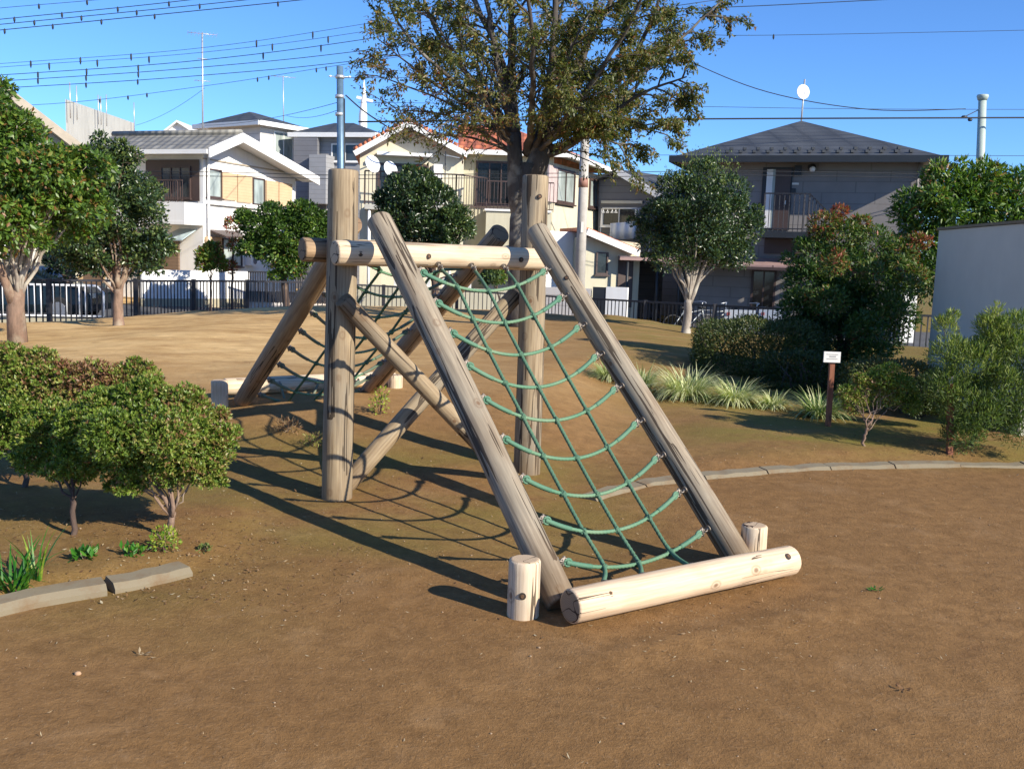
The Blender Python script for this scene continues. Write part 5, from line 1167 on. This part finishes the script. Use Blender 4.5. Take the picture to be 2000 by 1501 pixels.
# second left tree
b = P(233, 633, 16.8); b.z = terrain(b.x, b.y)
cl = CL([(230,420,60,.45),(160,400,55,.5),(280,440,45,.5),(200,340,55,.5),(260,370,45,.55,.5),(150,460,40,.45,-.4),(225,480,45,.5),(290,490,35,.55,.2),(180,500,30,.5),(205,310,40,.6),(140,340,45,.5,.5),(265,500,28,.5),(150,510,25,.45),(240,320,25,.6),(120,440,35,.45),(110,380,40,.5),(300,480,30,.5),(302,520,18,.5),(195,520,22,.4),(130,490,28,.4),(280,400,40,.5)], 16.8)
plant('camellia_tree', b, P(232, 565, 16.8), cl, 'dark', 'bark_tan', 26000, .066, .092, 32, 'dark green tree on a thick tan trunk before the black fence', 'tree', aspect=.5, twigs=4, gaps=.5, up=0, tvar=.28, sat=2.5)
# small tree in the white house's garden
b = P(410, 575, 30); b.z = GZ0+.05
cl = CL([(410,500,24,.85),(398,515,16,.8),(424,512,18,.85),(412,485,13,.9)], 30); plant('garden_shrub', b, P(412, 545, 30), cl, 'broad', 'bark_dark', 2600, .11, .035, 33, 'small rounded bright shrub on a thin stem against the white house', 'shrub', gaps=.2)
b = P(452, 575, 30.5); b.z = GZ0
cl = CL([(455,440,18,.95),(462,480,16,.9),(452,520,12,.95),(475,420,14,.6)], 30.5); plant('garden_shrub', b, P(455, 500, 30.5), cl, 'nandina', 'bark_dark', 1000, .1, .04, 34, 'sparse reddish shrub against the white wall just left of the dark spreading tree', 'shrub', gaps=.3)
b = P(560, 600, 29); b.z = GZ0+.1
cl = CL([(560,455,50,.4),(510,445,32,.4),(610,450,38,.4),(545,490,40,.55),(600,490,32,.6),(530,420,28,.3),(590,420,32,.3),(480,430,18,.4),(625,430,20,.3),(570,520,28,.5),(495,480,25,.4),(640,470,22,.4)], 29)
plant('spreading_tree', b, P(555, 540, 29), cl, 'broad', 'bark_dark', 20000, .105, .11, 35, 'dark spreading tree before the white house, left of the tall post', 'tree', gaps=.45, tvar=.25, up=-.1, sat=2.5)
b = P(850, 620, 28); b.z = GZ0+.1
cl = CL([(800,380,48,.35),(850,400,45,.4),(780,430,45,.25),(840,450,45,.3),(890,430,32,.55),(760,390,25,.4),(820,355,28,.55),(905,450,22,.6),(860,480,35,.35),(770,460,30,.25),(960,535,18,.7),(745,385,14,.3)], 28)
plant('evergreen_tree', b, P(850, 540, 28), cl, 'dark', 'bark_dark', 26000, .10, .12, 36, 'dense dark evergreen before the cream house balcony', 'tree', gaps=.35, up=.4, tvar=.25, sat=3)
b = P(985, 600, 28.5); b.z = GZ0
cl = CL([(960,528,20,.75),(975,540,16,.7),(950,545,12,.7),(790,530,14,.6),(700,515,14,.6)], 28.5)
plant('garden_shrub', b, P(970, 560, 28.5), cl[:3], 'broad', 'bark_dark', 1600, .1, .03, 37, 'small bright shrub seen under the crossbeam', 'shrub')
# round tree, pale multi-stem trunk
b = P(1338, 656, 18.8); b.z = terrain(b.x, b.y)
cl = CL([(1360,400,62,.4),(1300,430,50,.4),(1420,430,50,.4),(1340,470,50,.4),(1410,480,48,.45),(1280,470,38,.4),(1455,450,35,.45),(1370,350,42,.5),(1320,370,38,.45),(1425,375,38,.5),(1300,505,30,.45,-.4),(1440,500,32,.4),(1365,440,60,.35,-.5),(1360,440,60,.35,.6),(1270,430,28,.4),(1470,430,22,.4),(1370,500,35,.4,.3)], 18.8)
t = plant('clipped_evergreen_tree', b, P(1345, 585, 18.8), cl, 'dark', 'bark_pale', 36000, .060, .088, 38, 'round clipped evergreen tree on a pale forked trunk at the fence', 'tree', gaps=.3, shell=.55, tvar=.32, up=.1, twigs=3, sat=2)
g = np.random.default_rng(3); n = 900; sx = g.uniform(1285, 1445, 60); pos = []; dr_ = []
for x in sx:
    a = P(x, 345+abs(x-1370)*.3, 18.8+g.uniform(-.5, .5))
    for k in range(15): pos.append(a+Vector((g.normal()*.012, g.normal()*.012, k*.028*g.uniform(.7, 1.1)*(1.4 if x > 1340 else .9)))); dr_.append((g.normal()*.4, g.normal()*.4, 1))
leaf_mesh('top_shoots', L_['feather'], t, np.array([tuple(q) for q in pos]), np.array(dr_), rvec(g, len(pos)), np.full(len(pos), .045), g.uniform(.3, .9, len(pos)), .35)
# mixed green / red tree right
b = P(1640, 760, 13.0); b.z = terrain(b.x, b.y)
cl = CL([(1640,470,48,.6),(1610,440,30,.85),(1700,480,45,.55),(1590,500,38,.5),(1750,500,38,.65),(1650,530,60,.4),(1580,560,48,.3),(1720,550,50,.45),(1620,600,60,.3),(1700,610,58,.35),(1560,610,40,.3),(1760,620,35,.4),(1640,660,60,.3),(1720,660,45,.35),(1580,650,40,.3),(1600,460,22,.8),(1680,440,22,.75),(1780,480,22,.85),(1790,540,25,.7),(1550,540,20,.35),(1640,415,14,1.0),(1560,680,28,.6,-.5),(1740,600,30,.55,-.6),(1625,520,24,.75,-.8),(1700,530,24,.65,-.7),(1620,590,34,.6,-.8),(1690,640,36,.5,-.9),(1770,560,28,.6,-.5),(1560,590,30,.45,-.4),(1700,690,34,.5,-.8)], 13.0)
plant('red_tinged_tree', b, P(1645, 690, 13.0), cl, 'nandina', 'bark_dark', 34000, .058, .06, 39, 'broad bushy tree with red-tinged top behind the small white sign', 'tree', gaps=.3, aspect=.35, tvar=.16, up=.1, twigs=4, shell=.5)
# evergreen behind the outbuilding
b = P(1880, 620, 24); b.z = GZ0
cl = CL([(1880,400,70,.5),(1820,430,55,.5),(1950,400,65,.55),(1780,400,35,.5),(1850,360,40,.65),(1920,350,40,.65),(1990,370,45,.6),(1800,480,50,.35),(1760,420,22,.55),(2040,430,70,.5),(1830,540,60,.3),(1950,480,80,.4),(1780,540,45,.3)], 23)
plant('glossy_evergreen', b, P(1880, 540, 24), cl, 'broad', 'bark_dark', 17000, .15, .16, 40, 'large glossy evergreen behind the bluish grey outbuilding', 'tree', gaps=.2, aspect=.32, tvar=.22, up=.0)
# hedge
def hedge(name, c, hx, hy, hz, ang, n, size, seed, label, tint=.45, lm='hedge', base=None):
    t = thing(name, (c.x, c.y, terrain(c.x, c.y)), label, 'hedge'); g = np.random.default_rng(seed)
    d = rvec(g, n); m4 = (np.abs(d)**4).sum(1)**.25; q = d/m4[:, None]; q *= (1-.25*g.random(n)**2)[:, None]; wob = 1+.07*np.sin(q[:, 0]*9+seed)+.05*np.sin(q[:, 1]*11)+.04*g.normal(size=n)
    q = q*wob[:, None]; X = q[:, 0]*hx; Yy = q[:, 1]*hy; Z = q[:, 2]*hz; ca, sa = math.cos(ang), math.sin(ang)
    pos = np.stack([c.x+X*ca-Yy*sa, c.y+X*sa+Yy*ca, c.z+Z], 1); nr = d.copy(); pos[:, 2] = np.maximum(pos[:, 2], t.location.z+.01)
    tt = tint+.2*g.normal(size=n)+.12*np.sin(X*5+1)+.1*np.sin(Yy*7+Z*6)
    leaf_mesh('foliage', L_[lm], t, pos, d*.8+rvec(g, n)*.7+np.array([0,0,.3]), nr+rvec(g, n)*.5, size*(.6+.8*g.random(n)), tt, .45)
    mb = MB(); rg = random.Random(seed)
    for k in range(9):
        x = rg.uniform(-.8, .8)*hx; y = rg.uniform(-.6, .6)*hy; a = Vector((c.x+x*ca-y*sa, c.y+x*sa+y*ca, t.location.z-.03)); mb.tube([a, a+Vector((rg.gauss(0,.05), rg.gauss(0,.05), (c.z-a.z))), a+Vector((rg.gauss(0,.15), rg.gauss(0,.15), (c.z-a.z)+hz*.7))], [.02, .015, .006], 6)
    mb.build('stems', M['bark_dark'], t); return t
c = P(1490, 700, 12.6); c.z = .47; hedge('clipped_hedge', c, .80, .75, .40, -.15, 42000, .030, 41, 'dark clipped hedge block left of the small white sign', .55)
c = P(1745, 722, 10.3); c.z = .38+.03; hedge('clipped_hedge', c, .45, .4, .22, 0, 9000, .03, 42, 'small brownish clipped hedge right of the small white sign', .7)
# twiggy shrub in front (right)
b = GT(1690, 872)
cl = CL([(1690,760,32,.75),(1730,770,30,.7),(1670,790,24,.8),(1760,755,28,.5),(1720,740,28,.6),(1655,770,22,.75),(1780,790,22,.5)], 8.6)
plant('twiggy_shrub', b, P(1695, 835, 8.4), cl, 'azalea', 'bark_tan', 4200, .022, .014, 43, 'open twiggy shrub with olive leaves beside the sign post', 'shrub', rosette=4, gaps=.35, twigs=6, crown_name='foliage', trunk_name='stems')
# feathery bush, right foreground
b = GT(1900, 872)
cl = CL([(1900,800,60,.5),(1960,770,60,.55),(1850,760,45,.55),(1900,710,50,.65),(1980,690,50,.65),(1850,690,40,.7),(1945,660,35,.8),(1845,640,22,.85),(1940,615,14,.9),(1952,600,8,.95),(1860,620,12,.8),(1990,640,35,.6),(2030,740,70,.4),(1990,830,50,.35),(1880,850,40,.3),(1925,635,20,.8)], 8.3)
t = plant('feathery_bush', b, b+Vector((0,0,.15)), cl, 'feather', 'bark_dark', 26000, .05, .02, 44, 'large feathery yellow-green bush before the outbuilding wall', 'bush', aspect=.13, gaps=.3, up=.9, tvar=.2, twigs=6, shell=.35, crown_name='foliage', trunk_name='stems')
b = GT(1835, 800)
cl = CL([(1810,760,32,.35),(1840,790,28,.3),(1790,790,25,.35)], 9.3); plant('low_shrub', b, b+Vector((0,0,.12)), cl, 'hedge', 'bark_dark', 5000, .028, .012, 45, 'low dark shrub between the twiggy shrub and the feathery bush', 'shrub', crown_name='foliage', trunk_name='stems')
c = P(1640, 800, 10.5); c.z = .25; hedge('low_hedge', P(1560, 735, 11.6)*1, .5, .4, .28, .2, 9000, .03, 46, 'low dark undergrowth below the red-tinged tree', .3)

# ---- azaleas, left foreground
azc = dict(aspect=.42, gaps=.4, rosette=6, tvar=.24, up=.35, crown_name='foliage', trunk_name='stems', twigs=5, jit=.02, sat=1.6)
b = GT(328, 1048); Y = b.y
cl = CL([(200,835,62,.5),(290,815,68,.5),(365,830,62,.62),(405,880,52,.66),(160,890,50,.45),(245,895,58,.5),(330,900,60,.6),(290,765,38,.6),(360,790,45,.7),(430,855,35,.7),(150,830,42,.5),(405,925,32,.65),(255,940,32,.55),(200,790,38,.55),(290,860,70,.45,.25),(220,850,60,.5,-.25),(370,880,55,.6,.28),(320,850,62,.62,-.25)], Y)
plant('azalea_bush', b, P(338, 1000, Y), cl, 'azalea', 'bark_tan', 17500, .0205, .021, 51, 'round olive-green azalea nearest the camera on a forked tan stem', 'bush', 'azaleas in the left bed', **azc)
b = GT(140, 1040); Y = b.y
cl = CL([(80,850,50,.5),(130,880,45,.45),(60,900,35,.5),(150,920,35,.5),(180,870,40,.5,.1),(110,820,45,.6)], Y+.25)
plant('azalea_bush', b, P(142, 975, Y), cl, 'azalea', 'bark_dark', 3600, .022, .017, 52, 'middle azalea on a dark stem between the round one and the left edge', 'bush', 'azaleas in the left bed', **azc)
b = GT(45, 955); Y = b.y
cl = CL([(-20,740,60,.6),(50,745,55,.65),(115,750,52,.8),(180,745,48,.97),(240,755,45,.95),(285,745,32,.8),(30,800,60,.45),(100,810,55,.7),(170,800,50,.95),(-60,820,70,.4),(10,850,50,.35),(230,800,40,.8),(80,705,30,.8),(20,700,35,.7),(260,730,30,.75),(60,840,42,.4)], Y)
plant('azalea_bush', b, P(48, 905, Y), cl, 'azalea', 'bark_dark', 9500, .024, .02, 53, 'wide azalea with bronze tips behind the others at the left edge', 'bush', 'azaleas in the left bed', **azc)
# yellow-green sucker at the stem foot
def sprig(name, base, rad, n, size, lm, tint, seed, label, aspect=.5, h=1.0, cat='plant', ros=1):
    t = thing(name, base, label, cat); cl = [(Vector(base)+Vector((0,0,rad*.8*h)), (rad, rad, rad*h), tint)]
    mb = MB(); rg = random.Random(seed)
    for k in range(6): a = rg.uniform(0, 6.28); e = Vector(base)+Vector((math.cos(a)*rad*.6, math.sin(a)*rad*.6, rad*1.4*h)); mb.tube([Vector(base)-Vector((0,0,.02)), Vector(base).lerp(e, .5)+Vector((0,0,.02)), e], [.004, .003, .0015], 4)
    mb.build('stems', M['bark_tan'], t); crown('leaves', L_[lm], t, cl, n, size, seed, aspect, ros, .15, .4, 0, .2); return t
sprig('leafy_sucker', GT(322, 1078), .07, 260, .022, 'weed', .95, 61, 'bright yellow-green shoots at the foot of the round azalea')
sprig('yellow_seedling', GT(742, 812), .085, 150, .03, 'weed', 1.0, 62, 'pale yellow seedling beside the rear right stake', h=1.5)
sprig('blue_weed', GT(401, 1078), .035, 90, .02, 'dark', .9, 63, 'tiny bluish weed right of the round azalea stem', h=.4)
sprig('ground_weed', GT(255, 1083), .06, 60, .04, 'weed', .5, 64, 'flat green weed behind the gap in the kerb', h=.25)
sprig('ground_weed', GT(165, 1090), .06, 60, .045, 'weed', .4, 65, 'flat green weed in front of the dark azalea stem', h=.25)
sprig('dry_weed', GT(560, 845), .10, 260, .035, 'litter', .6, 66, 'dry tuft of weeds left of the tall left post', .2, .6)
sprig('dry_weed', GT(612, 872), .09, 240, .03, 'azalea', .9, 67, 'greyish low weed touching the tall left post', .2, .6)
sprig('small_weed', GT(335, 1128), .03, 60, .02, 'weed', .4, 68, 'small green weed in front of the short kerb stone', h=.4)
# grasses
def blades(name, base, rad, L, n, seed, label, lm, tm, ts, wd=.011, cat='grass tuft', group=None, arch=1.0):
    t = thing(name, base, label, cat, group); g = np.random.default_rng(seed); V = []; Fc = []; tint = []; S_ = 6
    for i in range(n):
        a = g.uniform(0, 6.283); r = rad*.35*math.sqrt(g.random()); o = np.array([base[0]+math.cos(a)*r*1.2, base[1]+math.sin(a)*r, base[2]-.01]); a2 = a+g.normal()*.5; d = np.array([math.cos(a2), math.sin(a2), 0]); s_ = np.array([-d[1], d[0], 0])*wd*g.uniform(.6, 1.2)
        l = L*g.uniform(.55, 1.15); lean = g.uniform(.35, 1.25)*arch; b0 = len(V); tb = tm+g.normal()*ts
        for k in range(S_+1):
            f = k/S_; th = .18+lean*2.25*f**.9
            if k == 0: xx, zz = 0., 0.
            else: xx += l/S_*math.sin(th); zz += l/S_*math.cos(th)
            x, z = xx, max(zz, .005); w2 = (1-f**2.5); q = o+d*x+np.array([0,0,z]); V += [q-s_*w2/2, q+s_*w2/2]
        Fc += [(b0+2*k, b0+2*k+1, b0+2*k+3, b0+2*k+2) for k in range(S_)]; tint += [tb+(.12 if k % 2 else 0) for k in range(S_)]
    mb = MB(); mb.v = V; mb.f = Fc; mb.sm = [True]*len(Fc); o = mb.build('blades', L_[lm], t); at = o.data.attributes.new('tint', 'FLOAT', 'FACE'); at.data.foreach_set('value', np.clip(np.array(tint, dtype=np.float32), 0, 1)); return t
for i, (px, py, R0, lab, n, tm) in enumerate(((1192, 748, .26, 'leftmost variegated grass tuft, half hidden behind the right rail', 170, .5), (1252, 762, .25, 'variegated grass tuft just right of the right rail', 170, .62), (1340, 783, .33, 'largest variegated grass tuft, middle of the row', 290, .7), (1435, 796, .28, 'spreading variegated grass tuft right of the largest one', 210, .62), (1508, 806, .19, 'small variegated grass tuft at the right end of the row', 120, .68), (1600, 826, .26, 'dark thin grass tuft behind the sign post', 190, .3))):
    blades('grass_tuft', GT(px, py-8), R0*1.0, R0*1.45, int(n*2.4), 70+i, lab, 'grass', tm+.14, .27, group='grass tufts along the planting', arch=1.0)
blades('grass_clump', GT(30, 1150), .16, .26, 60, 80, 'bright green grass clump behind the left kerb', 'weed', .35, .2, .012, arch=.6)
blades('grass_clump', GT(70, 1135), .06, .30, 14, 81, 'few tall green blades right of the bright grass clump', 'weed', .55, .2, .012, arch=.4)

# ---- sign board and broken stake
b = GT(1617, 836); tp = P(1625, 708, b.y)
t = thing('plant_sign', b, 'small white plant label board on a red-brown post', 'sign'); MB().bar(b-Vector((0,0,.1)), tp, .045, .045, Vector((0,1,0))).build('sign_post', M['sign_post'], t)
bw = .078; bc = P(1625, 697, b.y-.035); MB().box(bc, (bw, .008, .05)).build('sign_board', M['sign_white'], t)
m_ = MB(); m_.box(bc+Vector((.0, -.0095, .026)), (.055, .001, .003)); m_.box(bc+Vector((.005, -.0095, .006)), (.03, .001, .006)); m_.box(bc+Vector((0, -.0095, -.016)), (.05, .001, .003)); m_.build('faded_lines', M['ink'], t)
b = GT(1856, 888); tp = P(1857, 735, b.y)
t = thing('broken_sign_post', b, 'red-brown post with a chipped white top near the right kerb', 'post'); m_ = MB(); m_.bar(b-Vector((0,0,.1)), tp, .045, .045, Vector((0,1,0))); m_.build('sign_post', M['sign_post'], t)
q = P(1856, 742, b.y-.03); m_ = MB(); m_.slab([q+Vector((-.02,0,.03)), q+Vector((.03,0,.025)), q+Vector((.02,0,-.03)), q+Vector((-.015,0,-.035))], .008, Vector((0,-1,0))); m_.build('board_remnant', M['sign_white'], t)

# ================================================================== LITTER
def scatter(name, zones, n, size, lm, tint, seed, label, kind='stuff', aspect=.4, lift=.003):
    g = np.random.default_rng(seed); pos = []; 
    w_ = np.array([z_[4] for z_ in zones], float); w_ /= w_.sum(); ks = g.choice(len(zones), size=n, p=w_)
    for k in ks:
        x0, x1, y0, y1 = zones[k][:4]; x = g.uniform(x0, x1); y = g.uniform(y0, y1); pos.append((x, y, terrain(x, y)+lift+g.random()*.004))
    pos = np.array(pos); n = len(pos); d = rvec(g, n); d[:, 2] *= .25; nr = np.array([0,0,1])+rvec(g, n)*.35
    o = leaf_mesh(name, L_[lm], None, pos, d, nr, size*(.4+1.0*g.random(n)**2), tint+.25*g.normal(size=n), aspect, kind=kind, label=label); return o
lkx = GZ(370, 1105); 
scatter('leaf_litter', [(-2.9, -1.2, 4.25, 5.6, 5), (-1.9, -.7, 4.2, 5.3, 2.2), (-2.4, .6, 7.0, 8.6, 1), (2.2, 5.0, 8.0, 10.8, 2.5), (1.5, 5, 7.2, 8.2, .8), (-.6, 1.4, 4.0, 4.8, .5), (-1.5,-.5,5.7,7.0,.8)], 2900, .022, 'litter', .5, 91, 'dry leaf litter along the kerbs and under the bushes')
scatter('twig_crumbs', [(-3, 3.5, 1.9, 6.5, 3), (-3, 4, 6.5, 11, 1), (.2, 1.6, 3.8, 4.6, .4)], 3200, .019, 'litter', .75, 92, 'sparse pale straw crumbs on the bare earth', aspect=.18)
# pebbles
g = np.random.default_rng(93); mb = MB()
for k in range(950):
    x = g.uniform(-3, 3.6); y = g.uniform(2.0, 8) if g.random() < .8 else g.uniform(4.2, 5.4); r = .0022+.006*g.random()**5; mb.ball((x, y, terrain(x, y)+r*.3), (r, r*.8, r*.6), 5)
mb.build('pebbles', plain('pale_pebble', (.30,.21,.13), .9, 0, .3, 20), kind='stuff', label='tiny pale pebbles strewn over the packed earth', center=False)
def leafone(name, px, py, n, size, lm, tint, seed, label):
    b = GT(px, py); t = thing(name, b, label, 'leaf'); g = np.random.default_rng(seed); pos = np.array([(b.x+g.normal()*.012, b.y+g.normal()*.01, b.z+.006+g.random()*.006) for _ in range(n)]); d = rvec(g, n); d[:, 2] = abs(d[:, 2])*.3
    leaf_mesh('leaf_blade', L_[lm], t, pos, d, np.array([[0,0,1.]]*n)+rvec(g, n)*.3, np.full(n, size), tint+.1*g.normal(size=n), .35)
leafone('fallen_sprig', 1713, 1157, 14, .035, 'weed', .5, 1, 'fallen green sprig lying on the earth right of the ground log')
leafone('fallen_leaf', 1768, 1352, 6, .03, 'litter', .2, 2, 'curled brown leaf on the earth at the lower right')
leafone('fallen_leaf', 285, 1283, 6, .03, 'litter', .85, 3, 'pale dry leaf on the earth below the short kerb stone')
b = GT(152, 1320); MB().ball(b+Vector((0,0,.006)), (.014, .011, .009), 8).build('stone', plain('tan_stone', (.45,.28,.16), .9), label='small tan stone on the earth at the lower left', cat='stone')

scene.cycles.max_bounces = 6; scene.cycles.diffuse_bounces = 3; scene.cycles.glossy_bounces = 2; scene.cycles.transmission_bounces = 3; scene.cycles.transparent_max_bounces = 4
